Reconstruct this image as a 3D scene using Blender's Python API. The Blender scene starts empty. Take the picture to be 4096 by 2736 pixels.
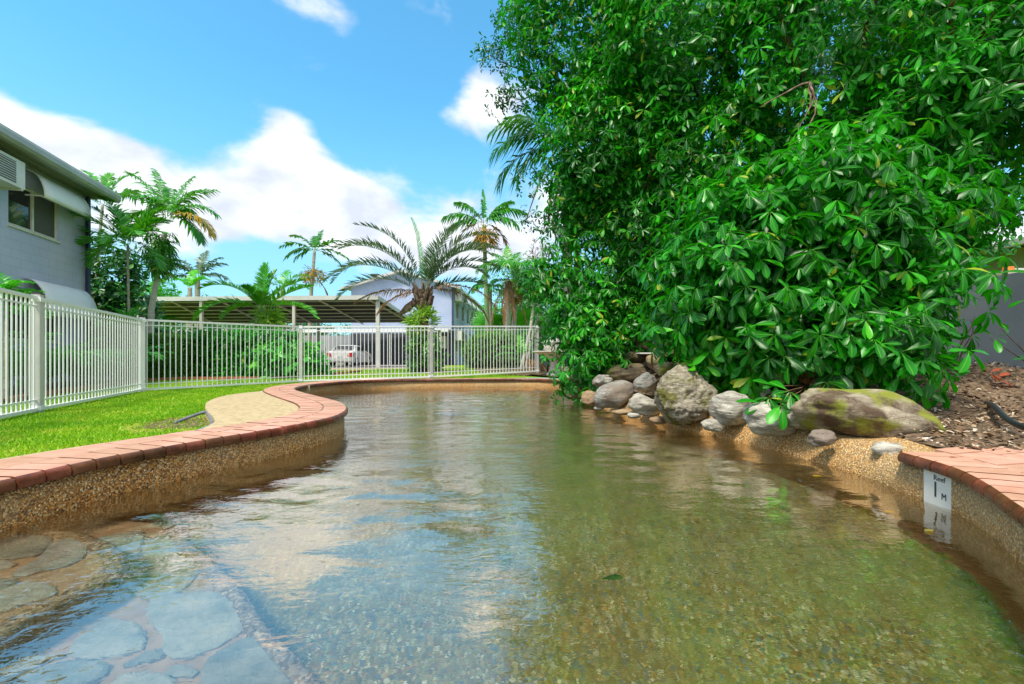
import bpy, bmesh, math, random
import numpy as np
from mathutils import Vector, Matrix, noise
from mathutils.geometry import delaunay_2d_cdt
R = math.radians
sc = bpy.context.scene
# ------------------------------------------------------------------ camera
F, CX, HY, CZ = 1820.4, 2048.0, 1432.0, 0.52      # survey constants: focal length, centre and horizon of the photograph
cam = bpy.data.objects.new('camera', bpy.data.cameras.new('camera'))
sc.collection.objects.link(cam)
cam.location = (0, 0, CZ); cam.rotation_euler = (R(90), 0, 0)
cam.data.lens = 16; cam.data.sensor_width = 36; cam.data.shift_y = 64/4096
cam.data.clip_start = 0.05; cam.data.clip_end = 2000
sc.camera = cam
# ------------------------------------------------------------------ light
SUN_EL, SUN_AZ = 60, -150                         # degrees; azimuth from +Y towards +X: high, behind the camera on the left
sun = bpy.data.objects.new('sun', bpy.data.lights.new('sun', 'SUN'))
sc.collection.objects.link(sun)
sun.data.energy = 1.5; sun.data.angle = R(11); sun.data.color = (1, .92, .78)
sun.rotation_euler = (R(90-SUN_EL), 0, R(180-SUN_AZ))
sc.view_settings.view_transform = 'Standard'; sc.view_settings.look = 'None'
sc.view_settings.exposure = 1.6; sc.view_settings.gamma = 1; sc.view_settings.use_curve_mapping = False
world = bpy.data.worlds.new('World'); sc.world = world; world.use_nodes = True
def ang(px, py):
    return math.atan2(px-CX, F), math.atan2(HY-py, math.hypot(F, px-CX))
def build_world():
    nt = world.node_tree; nt.nodes.clear(); N = nt.nodes.new; L = nt.links.new
    out = N('ShaderNodeOutputWorld'); bg = N('ShaderNodeBackground'); L(bg.outputs[0], out.inputs[0])
    sky = N('ShaderNodeTexSky'); sky.sky_type = 'NISHITA'; sky.sun_disc = False
    sky.sun_elevation = R(SUN_EL); sky.sun_rotation = R(SUN_AZ % 360); sky.air_density = 1.0; sky.dust_density = .6; sky.ozone_density = 2.0
    tc = N('ShaderNodeTexCoord'); sep = N('ShaderNodeSeparateXYZ'); L(tc.outputs['Generated'], sep.inputs[0])
    def m(op, a, b=None, c=None):
        n = N('ShaderNodeMath'); n.operation = op
        for i, v in enumerate((a, b, c)):
            if v is None: continue
            if isinstance(v, (int, float)): n.inputs[i].default_value = v
            else: L(v, n.inputs[i])
        return n.outputs[0]
    az = m('ARCTAN2', sep.outputs[0], sep.outputs[1]); el = m('ARCSINE', sep.outputs[2])
    total = None
    blobs = [(60, 500, 430, 140), (420, 640, 300, 120), (1120, 690, 330, 150), (1160, 560, 130, 110), (900, 780, 300, 90),
             (1400, 800, 210, 90), (1180, 940, 420, 70), (1190, 10, 230, 55, .8), (1880, 320, 90, 70, .62), (1990, 440, 150, 90, .72), (1750, 480, 150, 40, .35), (1650, 60, 250, 50, .3), (700, 900, 300, 120),
             (60, 1000, 500, 200), (1700, 1000, 350, 90), (2150, 900, 500, 160), (3900, 1000, 700, 250)]
    for px, py, rx, ry, *amp in blobs:
        a, e = ang(px, py); k = F/(F*F+(px-CX)**2)
        u = m('MULTIPLY', m('SUBTRACT', az, a), 1/(rx*k)); v = m('MULTIPLY', m('SUBTRACT', el, e), 1/(ry*k*1.15))
        g = m('EXPONENT', m('MULTIPLY', m('ADD', m('MULTIPLY', u, u), m('MULTIPLY', v, v)), -1.0)); g = m('MULTIPLY', g, amp[0] if amp else 1.0)
        total = g if total is None else m('ADD', total, g)
    # heavy cloud in the unseen rest of the sky, thickened to whiten ambient light (beyond 60 degrees to the side, above 42 degrees up)
    n2 = N('ShaderNodeTexNoise'); n2.inputs['Scale'].default_value = 1.6; n2.inputs['Detail'].default_value = 3; L(tc.outputs['Generated'], n2.inputs[0])
    side = m('SUBTRACT', m('ABSOLUTE', az), 1.0); up = m('SUBTRACT', el, .66)
    msk = N('ShaderNodeMapRange'); L(m('MAXIMUM', side, up), msk.inputs[0]); msk.inputs[1].default_value = -.05; msk.inputs[2].default_value = .2
    total = m('ADD', total, m('MULTIPLY', msk.outputs[0], m('MULTIPLY', n2.outputs['Fac'], 2.1)))
    mp = N('ShaderNodeMapping'); mp.inputs['Scale'].default_value = (1, 1, 1.7); L(tc.outputs['Generated'], mp.inputs[0])
    nz = N('ShaderNodeTexNoise'); nz.inputs['Scale'].default_value = 5.5; nz.inputs['Detail'].default_value = 9; nz.inputs['Roughness'].default_value = .56
    nz.inputs['Distortion'].default_value = .25; L(mp.outputs[0], nz.inputs[0])
    d = m('ADD', total, m('MULTIPLY', m('SUBTRACT', nz.outputs['Fac'], .5), 2.5))
    ramp = N('ShaderNodeMapRange'); ramp.interpolation_type = 'SMOOTHSTEP'; L(d, ramp.inputs[0]); ramp.inputs[1].default_value = .40; ramp.inputs[2].default_value = 1.12
    # cloud shade: lumpy, a little darker and bluer where thick
    n3 = N('ShaderNodeTexNoise'); n3.inputs['Scale'].default_value = 9; n3.inputs['Detail'].default_value = 5; L(mp.outputs[0], n3.inputs[0])
    cr = N('ShaderNodeValToRGB'); L(n3.outputs['Fac'], cr.inputs[0])
    cr.color_ramp.elements[0].position = .35; cr.color_ramp.elements[0].color = (3.3, 3.45, 3.95, 1)
    cr.color_ramp.elements[1].position = .6; cr.color_ramp.elements[1].color = (4.8, 4.8, 4.85, 1)
    # saturated tropical blue, paling to the horizon
    tint = N('ShaderNodeMix'); tint.data_type = 'RGBA'; tint.blend_type = 'MULTIPLY'; tint.inputs[0].default_value = 1
    L(sky.outputs[0], tint.inputs[6])
    tint.inputs[7].default_value = TINT
    hz = N('ShaderNodeMapRange'); L(el, hz.inputs[0]); hz.inputs[1].default_value = .52; hz.inputs[2].default_value = .0; hz.interpolation_type = 'SMOOTHSTEP'
    hm = N('ShaderNodeMix'); hm.data_type = 'RGBA'; L(m('MULTIPLY', hz.outputs[0], .75), hm.inputs[0]); L(tint.outputs[2], hm.inputs[6]); hm.inputs[7].default_value = (1.7, 2.7, 3.6, 1)
    mx = N('ShaderNodeMix'); mx.data_type = 'RGBA'; L(m('MULTIPLY', ramp.outputs[0], .93), mx.inputs[0]); L(hm.outputs[2], mx.inputs[6]); L(cr.outputs[0], mx.inputs[7])
    L(mx.outputs[2], bg.inputs[0]); bg.inputs[1].default_value = .084
TINT = (.58, 1.24, 1.26, 1)
build_world()
# ------------------------------------------------------------------ helpers
rng = random.Random(7); nr = np.random.RandomState(5)
def at(px, py, d): return Vector(((px-CX)/F*d, d, CZ-(py-HY)/F*d))
def gp(px, py, z):
    d = (CZ-z)*F/(py-HY); return Vector(((px-CX)/F*d, d, z))
WZ = -.225
def under(px, py, z):
    """point at depth z seen through the water surface"""
    w = gp(px, py, WZ); v = (w-Vector((0, 0, CZ))).normalized()
    s = math.hypot(v.x, v.y)/1.33; c = math.sqrt(1-s*s); h = Vector((v.x, v.y)).normalized()*s*(WZ-z)/c
    return Vector((w.x+h.x, w.y+h.y, z))
def ss(a, b, x):
    t = min(1, max(0, (x-a)/(b-a))); return t*t*(3-2*t)
def zg(x, y):
    zl = float(np.interp(y, [0, 5, 8.2, 13, 18, 21, 28], [-.11, -.11, -.10, -.05, .05, .05, -.03]))
    zm = float(np.interp(y, [0, 5, 8.2, 10.4, 11.4, 13, 18, 21, 28], [-.11, -.11, -.10, -.06, -.03, .06, .08, .06, -.03]))
    zr = float(np.interp(y, [0, 3, 10, 13, 18, 21, 28], [-.045, -.045, -.02, .08, .08, .06, -.03])) + .1*ss(2.6, 7, x)*(1-ss(14, 22, y))
    a = ss(-6.5, -4.2, x); z = zl*(1-a)+zm*a
    b = ss(-.3, 1.6, x); return z*(1-b)+zr*b
def T(o, label=None, cat=None, group=None, kind=None):
    if label: o['label'] = label
    if cat: o['category'] = cat
    if group: o['group'] = group
    if kind: o['kind'] = kind
    return o
def link(o, parent=None):
    sc.collection.objects.link(o)
    if parent is not None:
        o.parent = parent
        l = parent.location if parent.type == 'EMPTY' else Vector((0, 0, 0))
        o.matrix_parent_inverse = Matrix.Translation(-l)
    return o
def thing(name, loc, label, cat, group=None):
    o = bpy.data.objects.new(name, None); o.location = loc; o.empty_display_size = .2; sc.collection.objects.link(o)
    return T(o, label, cat, group)
def mesh(name, v, f, mat, smooth=False):
    me = bpy.data.meshes.new(name); me.from_pydata([tuple(p) for p in v], [], f); me.update()
    if mat: me.materials.append(mat)
    if smooth: me.polygons.foreach_set('use_smooth', [True]*len(me.polygons))
    return me
class MB:
    def __init__(s): s.v = []; s.f = []
    def add(s, v, f):
        n = len(s.v); s.v += [Vector(p) for p in v]; s.f += [tuple(i+n for i in q) for q in f]; return s
    def box(s, c, d, M=None):
        x, y, z = d[0]/2, d[1]/2, d[2]/2
        vs = [Vector((sx*x, sy*y, sz*z)) for sz in (-1, 1) for sx, sy in ((-1, -1), (1, -1), (1, 1), (-1, 1))]
        if M is not None: vs = [M @ p for p in vs]
        c = Vector(c); return s.add([p+c for p in vs], [(3, 2, 1, 0), (4, 5, 6, 7), (0, 1, 5, 4), (1, 2, 6, 5), (2, 3, 7, 6), (3, 0, 4, 7)])
    def bar(s, a, b, w, h=None, up=(0, 0, 1)):
        a, b = Vector(a), Vector(b); h = h or w; d = (b-a); L = d.length
        if L < 1e-6: return s
        y = d/L; x = y.cross(Vector(up)); 
        if x.length < 1e-3: x = Vector((1, 0, 0))
        x.normalize(); z = x.cross(y); M = Matrix((x, y, z)).transposed()
        return s.box((a+b)/2, (w, L, h), M)
    def tube(s, pts, rad, n=6, cap=True):
        pts = [Vector(p) for p in pts]; k = len(pts); rad = rad if hasattr(rad, '__len__') else [rad]*k
        vs = []; ref = None
        for i in range(k):
            d = (pts[min(i+1, k-1)]-pts[max(i-1, 0)]).normalized()
            if ref is None: ref = d.cross(Vector((0, 0, 1))) if abs(d.z) < .9 else d.cross(Vector((0, 1, 0)))
            ref = (ref-d*ref.dot(d)).normalized(); q = d.cross(ref)
            vs += [pts[i]+(ref*math.cos(2*math.pi*j/n)+q*math.sin(2*math.pi*j/n))*rad[i] for j in range(n)]
        fs = [(i*n+j, i*n+(j+1) % n, (i+1)*n+(j+1) % n, (i+1)*n+j) for i in range(k-1) for j in range(n)]
        if cap: fs += [tuple(range(n-1, -1, -1)), tuple(range((k-1)*n, k*n))]
        return s.add(vs, fs)
    def lathe(s, c, prof, n=20, flute=0, fl=(0, 99)):
        c = Vector(c); vs = []
        for i, (r, z) in enumerate(prof):
            for j in range(n):
                t = 2*math.pi*j/n; rr = r*(1+(flute*(abs(math.sin(t*n/8))-.5) if fl[0] <= i <= fl[1] else 0))
                vs.append(c+Vector((rr*math.cos(t), rr*math.sin(t), z)))
        k = len(prof)
        return s.add(vs, [(i*n+j, i*n+(j+1) % n, (i+1)*n+(j+1) % n, (i+1)*n+j) for i in range(k-1) for j in range(n)]+[tuple(range(n-1, -1, -1)), tuple(range((k-1)*n, k*n))])
    def prism(s, poly, z0, z1):
        n = len(poly); vs = [Vector((p[0], p[1], z0)) for p in poly]+[Vector((p[0], p[1], z1)) for p in poly]
        return s.add(vs, [tuple(range(n-1, -1, -1)), tuple(range(n, 2*n))]+[(i, (i+1) % n, n+(i+1) % n, n+i) for i in range(n)])
    def ob(s, name, mat, parent=None, smooth=False):
        return link(bpy.data.objects.new(name, mesh(name, s.v, s.f, mat, smooth)), parent)
def inside(p, poly):
    x, y = p[0], p[1]; c = False; n = len(poly); j = n-1
    for i in range(n):
        xi, yi, xj, yj = poly[i][0], poly[i][1], poly[j][0], poly[j][1]
        if (yi > y) != (yj > y) and x < (xj-xi)*(y-yi)/(yj-yi)+xi: c = not c
        j = i
    return c
def cdt(poly, hole=None, step=.5, xs=None, ys=None):
    """triangulated sheet inside poly (minus hole), with interior grid points"""
    V = [Vector((p[0], p[1])) for p in poly]; E = [(i, (i+1) % len(V)) for i in range(len(V))]
    if hole:
        n = len(V); V += [Vector((p[0], p[1])) for p in hole]; E += [(n+i, n+(i+1) % len(hole)) for i in range(len(hole))]
    x0, x1 = min(p[0] for p in poly), max(p[0] for p in poly); y0, y1 = min(p[1] for p in poly), max(p[1] for p in poly)
    xs = xs if xs is not None else np.arange(x0+step/2, x1, step); ys = ys if ys is not None else np.arange(y0+step/2, y1, step)
    for x in xs:
        for y in ys:
            if inside((x, y), poly) and not (hole and inside((x, y), hole)): V.append(Vector((x, y)))
    r = delaunay_2d_cdt(V, E, [], 0, 1e-5); vs = r[0]; fs = []
    for f in r[2]:
        c = sum((vs[i] for i in f), Vector((0, 0)))/len(f)
        if inside(c, poly) and not (hole and inside(c, hole)): fs.append(tuple(f))
    return vs, fs
def sheet(name, poly, mat, off=.0, hole=None, zf=None, parent=None, kind=None, label=None, cat=None, **k):
    vs, fs = cdt(poly, hole, **k); zf = zf or zg
    o = link(bpy.data.objects.new(name, mesh(name, [(p.x, p.y, zf(p.x, p.y)+off) for p in vs], fs, mat, True)), parent)
    return T(o, label, cat, None, kind)
# ------------------------------------------------------------------ materials
def ramp_node(nt, stops):
    cr = nt.nodes.new('ShaderNodeValToRGB'); e = cr.color_ramp.elements
    while len(e) < len(stops): e.new(.5)
    for el, (p, c) in zip(e, stops): el.position = p; el.color = (*c, 1)
    return cr
def M(name, stops, scale=6, detail=6, rough=.7, bump=.3, bscale=None, bdist=.01, metal=0, spec=.5, vary=0, stretch=None, nrough=.6, wet=None, vor=None, rrange=0):
    """noise driven material; vary: brightness spread between objects; vor: (scale, amount) stones"""
    m = bpy.data.materials.new(name); m.use_nodes = True; nt = m.node_tree; N = nt.nodes.new; L = nt.links.new
    b = nt.nodes['Principled BSDF']; b.inputs['Roughness'].default_value = rough; b.inputs['Metallic'].default_value = metal
    b.inputs['Specular IOR Level'].default_value = spec
    g = N('ShaderNodeNewGeometry'); co = g.outputs['Position']
    if stretch:
        mp = N('ShaderNodeMapping'); mp.inputs['Scale'].default_value = stretch; L(co, mp.inputs[0]); co = mp.outputs[0]
    n = N('ShaderNodeTexNoise'); n.inputs['Scale'].default_value = scale; n.inputs['Detail'].default_value = detail; n.inputs['Roughness'].default_value = nrough; L(co, n.inputs[0])
    cr = ramp_node(nt, stops); L(n.outputs['Fac'], cr.inputs[0]); col = cr.outputs[0]
    if vary:
        oi = N('ShaderNodeObjectInfo'); mr = N('ShaderNodeMapRange'); L(oi.outputs['Random'], mr.inputs[0]); mr.inputs[3].default_value = 1-vary; mr.inputs[4].default_value = 1+vary
        hs = N('ShaderNodeHueSaturation'); L(col, hs.inputs['Color']); L(mr.outputs[0], hs.inputs['Value'])
        mh = N('ShaderNodeMapRange'); L(oi.outputs['Random'], mh.inputs[0]); mh.inputs[3].default_value = .5+vary*.05; mh.inputs[4].default_value = .5-vary*.05; L(mh.outputs[0], hs.inputs['Hue'])
        col = hs.outputs[0]
    L(col, b.inputs['Base Color'])
    if rrange:
        rr = N('ShaderNodeMapRange'); L(n.outputs['Fac'], rr.inputs[0]); rr.inputs[1].default_value = .3; rr.inputs[2].default_value = .7
        rr.inputs[3].default_value = rough-rrange; rr.inputs[4].default_value = rough+rrange; L(rr.outputs[0], b.inputs['Roughness'])
    if bump:
        n2 = N('ShaderNodeTexNoise'); n2.inputs['Scale'].default_value = bscale or scale*5; n2.inputs['Detail'].default_value = 5; L(co, n2.inputs[0])
        bp = N('ShaderNodeBump'); bp.inputs['Strength'].default_value = bump; bp.inputs['Distance'].default_value = bdist; L(n2.outputs['Fac'], bp.inputs['Height']); L(bp.outputs[0], b.inputs['Normal'])
    return m
def gray(v, k=.15): return [(.3, (v*(1-k),)*3), (.7, (v*(1+k),)*3)]
def two(a, b, p=.35, q=.65): return [(p, a), (q, b)]
def cells(name, cols, scale, rough=.6, bump=.6, bdist=.006, tint=None, dirt=None, distort=0, gap=.0, spec=.5):
    """pebbles set in mortar: each voronoi cell its own stone colour; dirt: (z0, z1, colour) band fading in below z1"""
    m = bpy.data.materials.new(name); m.use_nodes = True; nt = m.node_tree; N = nt.nodes.new; L = nt.links.new
    b = nt.nodes['Principled BSDF']; b.inputs['Roughness'].default_value = rough; b.inputs['Specular IOR Level'].default_value = spec
    g = N('ShaderNodeNewGeometry'); co = g.outputs['Position']
    if distort:
        dn = N('ShaderNodeTexNoise'); dn.inputs['Scale'].default_value = 9; dn.inputs['Detail'].default_value = 3; L(co, dn.inputs[0])
        va = N('ShaderNodeVectorMath'); va.operation = 'MULTIPLY_ADD'; L(dn.outputs['Color'], va.inputs[0]); va.inputs[1].default_value = (distort,)*3; L(co, va.inputs[2]); co = va.outputs[0]
    v = N('ShaderNodeTexVoronoi'); v.inputs['Scale'].default_value = scale; L(co, v.inputs[0])
    sep = N('ShaderNodeSeparateColor'); L(v.outputs['Color'], sep.inputs[0])
    k = len(cols); cr = ramp_node(nt, [(i/k, c) for i, c in enumerate(cols)]); cr.color_ramp.interpolation = 'CONSTANT'; L(sep.outputs[0], cr.inputs[0])
    hs = N('ShaderNodeHueSaturation'); L(cr.outputs[0], hs.inputs['Color']); mr = N('ShaderNodeMapRange'); L(sep.outputs[1], mr.inputs[0]); mr.inputs[3].default_value = .6; mr.inputs[4].default_value = 1.35; L(mr.outputs[0], hs.inputs['Value'])
    col = hs.outputs[0]
    n = N('ShaderNodeTexNoise'); n.inputs['Scale'].default_value = 1.6; n.inputs['Detail'].default_value = 5; L(g.outputs['Position'], n.inputs[0])
    if tint:
        mx = N('ShaderNodeMix'); mx.data_type = 'RGBA'; r2 = N('ShaderNodeMapRange'); L(n.outputs['Fac'], r2.inputs[0]); r2.inputs[1].default_value = .38; r2.inputs[2].default_value = .66; r2.inputs[3].default_value = tint[1]; r2.inputs[4].default_value = tint[2]
        L(r2.outputs[0], mx.inputs[0]); L(col, mx.inputs[6]); mx.inputs[7].default_value = (*tint[0], 1); col = mx.outputs[2]
    if dirt:
        sp = N('ShaderNodeSeparateXYZ'); L(g.outputs['Position'], sp.inputs[0]); ad = N('ShaderNodeMath'); ad.operation = 'MULTIPLY_ADD'; L(n.outputs['Fac'], ad.inputs[0]); ad.inputs[1].default_value = .14; L(sp.outputs[2], ad.inputs[2])
        r3 = N('ShaderNodeMapRange'); L(ad.outputs[0], r3.inputs[0]); r3.inputs[1].default_value = dirt[0]+.07; r3.inputs[2].default_value = dirt[1]+.07; r3.inputs[3].default_value = .75; r3.inputs[4].default_value = 0
        mx = N('ShaderNodeMix'); mx.data_type = 'RGBA'; mx.blend_type = 'MULTIPLY'; L(r3.outputs[0], mx.inputs[0]); L(col, mx.inputs[6]); mx.inputs[7].default_value = (*dirt[2], 1); col = mx.outputs[2]
    gr = N('ShaderNodeMapRange'); L(v.outputs['Distance'], gr.inputs[0]); gr.inputs[1].default_value = .58; gr.inputs[2].default_value = .85; gr.inputs[4].default_value = .6
    gm = N('ShaderNodeMix'); gm.data_type = 'RGBA'; L(gr.outputs[0], gm.inputs[0]); L(col, gm.inputs[6]); gm.inputs[7].default_value = (.24, .15, .07, 1); col = gm.outputs[2]
    L(col, b.inputs['Base Color'])
    bp = N('ShaderNodeBump'); bp.inputs['Strength'].default_value = bump; bp.inputs['Distance'].default_value = bdist; bp.invert = True; L(v.outputs['Distance'], bp.inputs['Height']); L(bp.outputs[0], b.inputs['Normal'])
    return m
def leafmat(name, stops, rough=.42, trans=.3, tcol=(.12, .5, .03), vein=(.25, .5, .08), spec=.6):
    m = bpy.data.materials.new(name); m.use_nodes = True; nt = m.node_tree; N = nt.nodes.new; L = nt.links.new
    b = nt.nodes['Principled BSDF']; b.inputs['Roughness'].default_value = rough; b.inputs['Specular IOR Level'].default_value = spec
    a = N('ShaderNodeAttribute'); a.attribute_name = 'rnd'; cr = ramp_node(nt, stops); L(a.outputs['Fac'], cr.inputs[0])
    am = N('ShaderNodeAttribute'); am.attribute_name = 'mid'; r = N('ShaderNodeMapRange'); L(am.outputs['Fac'], r.inputs[0]); r.inputs[1].default_value = .12; r.inputs[2].default_value = .03
    mx = N('ShaderNodeMix'); mx.data_type = 'RGBA'; L(r.outputs[0], mx.inputs[0]); L(cr.outputs[0], mx.inputs[6]); mx.inputs[7].default_value = (*vein, 1)
    L(mx.outputs[2], b.inputs['Base Color'])
    t = N('ShaderNodeBsdfTranslucent'); tm = N('ShaderNodeMix'); tm.data_type = 'RGBA'; tm.inputs[0].default_value = .6; L(mx.outputs[2], tm.inputs[6]); tm.inputs[7].default_value = (*tcol, 1); L(tm.outputs[2], t.inputs[0])
    ms = N('ShaderNodeMixShader'); ms.inputs[0].default_value = trans; L(b.outputs[0], ms.inputs[1]); L(t.outputs[0], ms.inputs[2]); L(ms.outputs[0], nt.nodes['Material Output'].inputs[0])
    return m
def water_mat():
    m = bpy.data.materials.new('pool_water'); m.use_nodes = True; nt = m.node_tree; nt.nodes.remove(nt.nodes['Principled BSDF']); N = nt.nodes.new; L = nt.links.new
    g = N('ShaderNodeNewGeometry')
    def nz(scale, detail, st, dist=0, rot=0):
        mp = N('ShaderNodeMapping'); mp.inputs['Scale'].default_value = st; mp.inputs['Rotation'].default_value = (0, 0, rot); L(g.outputs['Position'], mp.inputs[0])
        n = N('ShaderNodeTexNoise'); n.inputs['Scale'].default_value = scale; n.inputs['Detail'].default_value = detail; n.inputs['Distortion'].default_value = dist; L(mp.outputs[0], n.inputs[0]); return n.outputs['Fac']
    def mth(op, a, b):
        n = N('ShaderNodeMath'); n.operation = op
        for i, v in enumerate((a, b)):
            if isinstance(v, (int, float)): n.inputs[i].default_value = v
            else: L(v, n.inputs[i])
        return n.outputs[0]
    big = nz(2.2, 2, (.8, 1.2, 1), .4); mid = nz(7, 3, (.7, 1.3, 1), .8, .25); fine = nz(24, 3, (.75, 1.2, 1), .6, -.2)
    zone = nz(.55, 2, (1, 1, 1), .2)                      # breeze: calm and ruffled patches
    zr = N('ShaderNodeMapRange'); L(zone, zr.inputs[0]); zr.inputs[1].default_value = .42; zr.inputs[2].default_value = .6; zr.inputs[3].default_value = .3; zr.inputs[4].default_value = 1
    sp = N('ShaderNodeSeparateXYZ'); L(g.outputs['Position'], sp.inputs[0])
    yr = N('ShaderNodeMapRange'); L(sp.outputs[1], yr.inputs[0]); yr.inputs[1].default_value = 1.3; yr.inputs[2].default_value = 4.5; yr.inputs[3].default_value = .5; yr.inputs[4].default_value = 1.1
    h = mth('MULTIPLY', mth('ADD', mth('MULTIPLY', mid, .009), mth('MULTIPLY', fine, .0050)), zr.outputs[0])
    h = mth('MULTIPLY', h, yr.outputs[0])
    bp = N('ShaderNodeBump'); bp.inputs['Strength'].default_value = 1; bp.inputs['Distance'].default_value = 1; L(h, bp.inputs['Height'])
    rf = N('ShaderNodeBsdfRefraction'); rf.inputs['IOR'].default_value = 1.33; rf.inputs['Color'].default_value = (1, .99, .90, 1); rf.inputs['Roughness'].default_value = 0; L(bp.outputs[0], rf.inputs['Normal'])
    gl = N('ShaderNodeBsdfGlossy'); gl.inputs['Roughness'].default_value = .015; gl.inputs['Color'].default_value = (1, .93, .86, 1); L(bp.outputs[0], gl.inputs['Normal'])
    lw = N('ShaderNodeLayerWeight'); lw.inputs['Blend'].default_value = .5; L(bp.outputs[0], lw.inputs['Normal']); fr = N('ShaderNodeMath'); fr.operation = 'MULTIPLY_ADD'; L(mth('POWER', lw.outputs['Facing'], 3.2), fr.inputs[0]); fr.inputs[1].default_value = .72; fr.inputs[2].default_value = .28
    ms = N('ShaderNodeMixShader'); L(fr.outputs[0], ms.inputs[0]); L(rf.outputs[0], ms.inputs[1]); L(gl.outputs[0], ms.inputs[2]); L(ms.outputs[0], nt.nodes['Material Output'].inputs[0])
    return m
def rockmat(name, light, dark, moss=None, brown=None, vein=14, bump=.7, speck=60):
    m = bpy.data.materials.new(name); m.use_nodes = True; nt = m.node_tree; N = nt.nodes.new; L = nt.links.new
    b = nt.nodes['Principled BSDF']; b.inputs['Roughness'].default_value = .8; b.inputs['Specular IOR Level'].default_value = .3
    g = N('ShaderNodeNewGeometry'); co = g.outputs['Position']
    def nz(s, d, st=(1, 1, 1), dist=0):
        mp = N('ShaderNodeMapping'); mp.inputs['Scale'].default_value = st; mp.inputs['Rotation'].default_value = (.2, .35, 0); L(co, mp.inputs[0])
        n = N('ShaderNodeTexNoise'); n.inputs['Scale'].default_value = s; n.inputs['Detail'].default_value = d; n.inputs['Distortion'].default_value = dist; n.inputs['Roughness'].default_value = .65; L(mp.outputs[0], n.inputs[0]); return n.outputs['Fac']
    def mix(f, a, c, lo=.4, hi=.6):
        r = N('ShaderNodeMapRange'); L(f, r.inputs[0]); r.inputs[1].default_value = lo; r.inputs[2].default_value = hi
        x = N('ShaderNodeMix'); x.data_type = 'RGBA'; L(r.outputs[0], x.inputs[0])
        for i, q in ((6, a), (7, c)):
            if isinstance(q, tuple): x.inputs[i].default_value = (*q, 1)
            else: L(q, x.inputs[i])
        return x.outputs[2]
    grain = nz(vein, 8, (.45, .45, 2.0), .7); col = mix(grain, light, dark, .38, .68)
    col = mix(nz(speck, 3), col, (.04, .038, .035), .60, .72)
    if brown: col = mix(nz(3.2, 7), col, brown, .47, .58)
    if moss: col = mix(nz(4.3, 8, (1, 1, 1), .3), col, moss, .5, .6)
    L(col, b.inputs['Base Color'])
    bp = N('ShaderNodeBump'); bp.inputs['Strength'].default_value = bump; bp.inputs['Distance'].default_value = .03; L(grain, bp.inputs['Height']); 
    bp2 = N('ShaderNodeBump'); bp2.inputs['Strength'].default_value = .5; bp2.inputs['Distance'].default_value = .004; L(nz(80, 4), bp2.inputs['Height']); L(bp.outputs[0], bp2.inputs['Normal']); L(bp2.outputs[0], b.inputs['Normal'])
    return m
def blockmat(name, a, b_, bw=.39, bh=.19, rough=.75, mortar=.85):
    m = M(name, two(a, b_), 1.1, 6, rough, 0); nt = m.node_tree; N = nt.nodes.new; L = nt.links.new; b = nt.nodes['Principled BSDF']
    g = N('ShaderNodeNewGeometry'); sp = N('ShaderNodeSeparateXYZ'); L(g.outputs['Position'], sp.inputs[0]); cb = N('ShaderNodeCombineXYZ')
    s = N('ShaderNodeMath'); s.operation = 'ADD'; L(sp.outputs[0], s.inputs[0]); L(sp.outputs[1], s.inputs[1]); L(s.outputs[0], cb.inputs[0]); L(sp.outputs[2], cb.inputs[1])
    br = N('ShaderNodeTexBrick'); br.inputs['Scale'].default_value = 1; br.inputs['Brick Width'].default_value = bw; br.inputs['Row Height'].default_value = bh; br.inputs['Mortar Size'].default_value = .006; br.inputs['Mortar Smooth'].default_value = .3
    br.inputs['Color1'].default_value = br.inputs['Color2'].default_value = (1, 1, 1, 1); br.inputs['Mortar'].default_value = (mortar,)*3+(1,); L(cb.outputs[0], br.inputs['Vector'])
    col = b.inputs['Base Color'].links[0].from_socket; mx = N('ShaderNodeMix'); mx.data_type = 'RGBA'; mx.blend_type = 'MULTIPLY'; mx.inputs[0].default_value = 1; L(col, mx.inputs[6]); L(br.outputs[0], mx.inputs[7]); L(mx.outputs[2], b.inputs['Base Color'])
    bp = N('ShaderNodeBump'); bp.inputs['Strength'].default_value = .5; bp.inputs['Distance'].default_value = .006; bp.invert = True; L(br.outputs['Fac'], bp.inputs['Height']); L(bp.outputs[0], b.inputs['Normal'])
    return m
MT = {}
MT['grass'] = M('grass_ground', [(.3, (.10, .22, .01)), (.5, (.18, .34, .012)), (.68, (.30, .34, .04))], 3, 8, .9, .6, 60, .02, spec=.1)
MT['blade'] = leafmat('grass_blades', [(0, (.08, .27, .008)), (.45, (.26, .52, .008)), (.8, (.48, .62, .02)), (1, (.58, .48, .12))], .5, .3, (.3, .7, .02), (.2, .45, .03), .3)
MT['mulch'] = M('mulch_ground', [(.3, (.06, .038, .024)), (.5, (.18, .12, .075)), (.7, (.36, .27, .19))], 26, 6, .9, 1, 40, .03, spec=.2)
MT['chip'] = leafmat('bark_chips', [(0, (.08, .045, .025)), (.4, (.22, .135, .075)), (.75, (.44, .32, .21)), (1, (.66, .56, .46))], .8, 0, (.3, .2, .1), (.3, .2, .12), .2)
MT['concrete'] = M('pad_concrete', [(.3, (.36, .27, .15)), (.5, (.50, .39, .22)), (.7, (.60, .48, .30))], 18, 8, .85, .5, 130, .004, spec=.2)
MT['path'] = M('path_concrete', [(.3, (.42, .34, .27)), (.7, (.58, .46, .36))], 2, 8, .85, .3, 60, .004, spec=.2)
MT['drive'] = M('carport_floor_concrete', [(.3, (.30, .26, .23)), (.7, (.40, .35, .31))], 1, 8, .8, .3, 30, .004)
MT['nose'] = M('coping_glazed_clay', [(.3, (.07, .022, .011)), (.55, (.17, .052, .024)), (.75, (.32, .12, .055))], 9, 7, .34, .5, 55, .004, vary=.28, rrange=.12)
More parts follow.
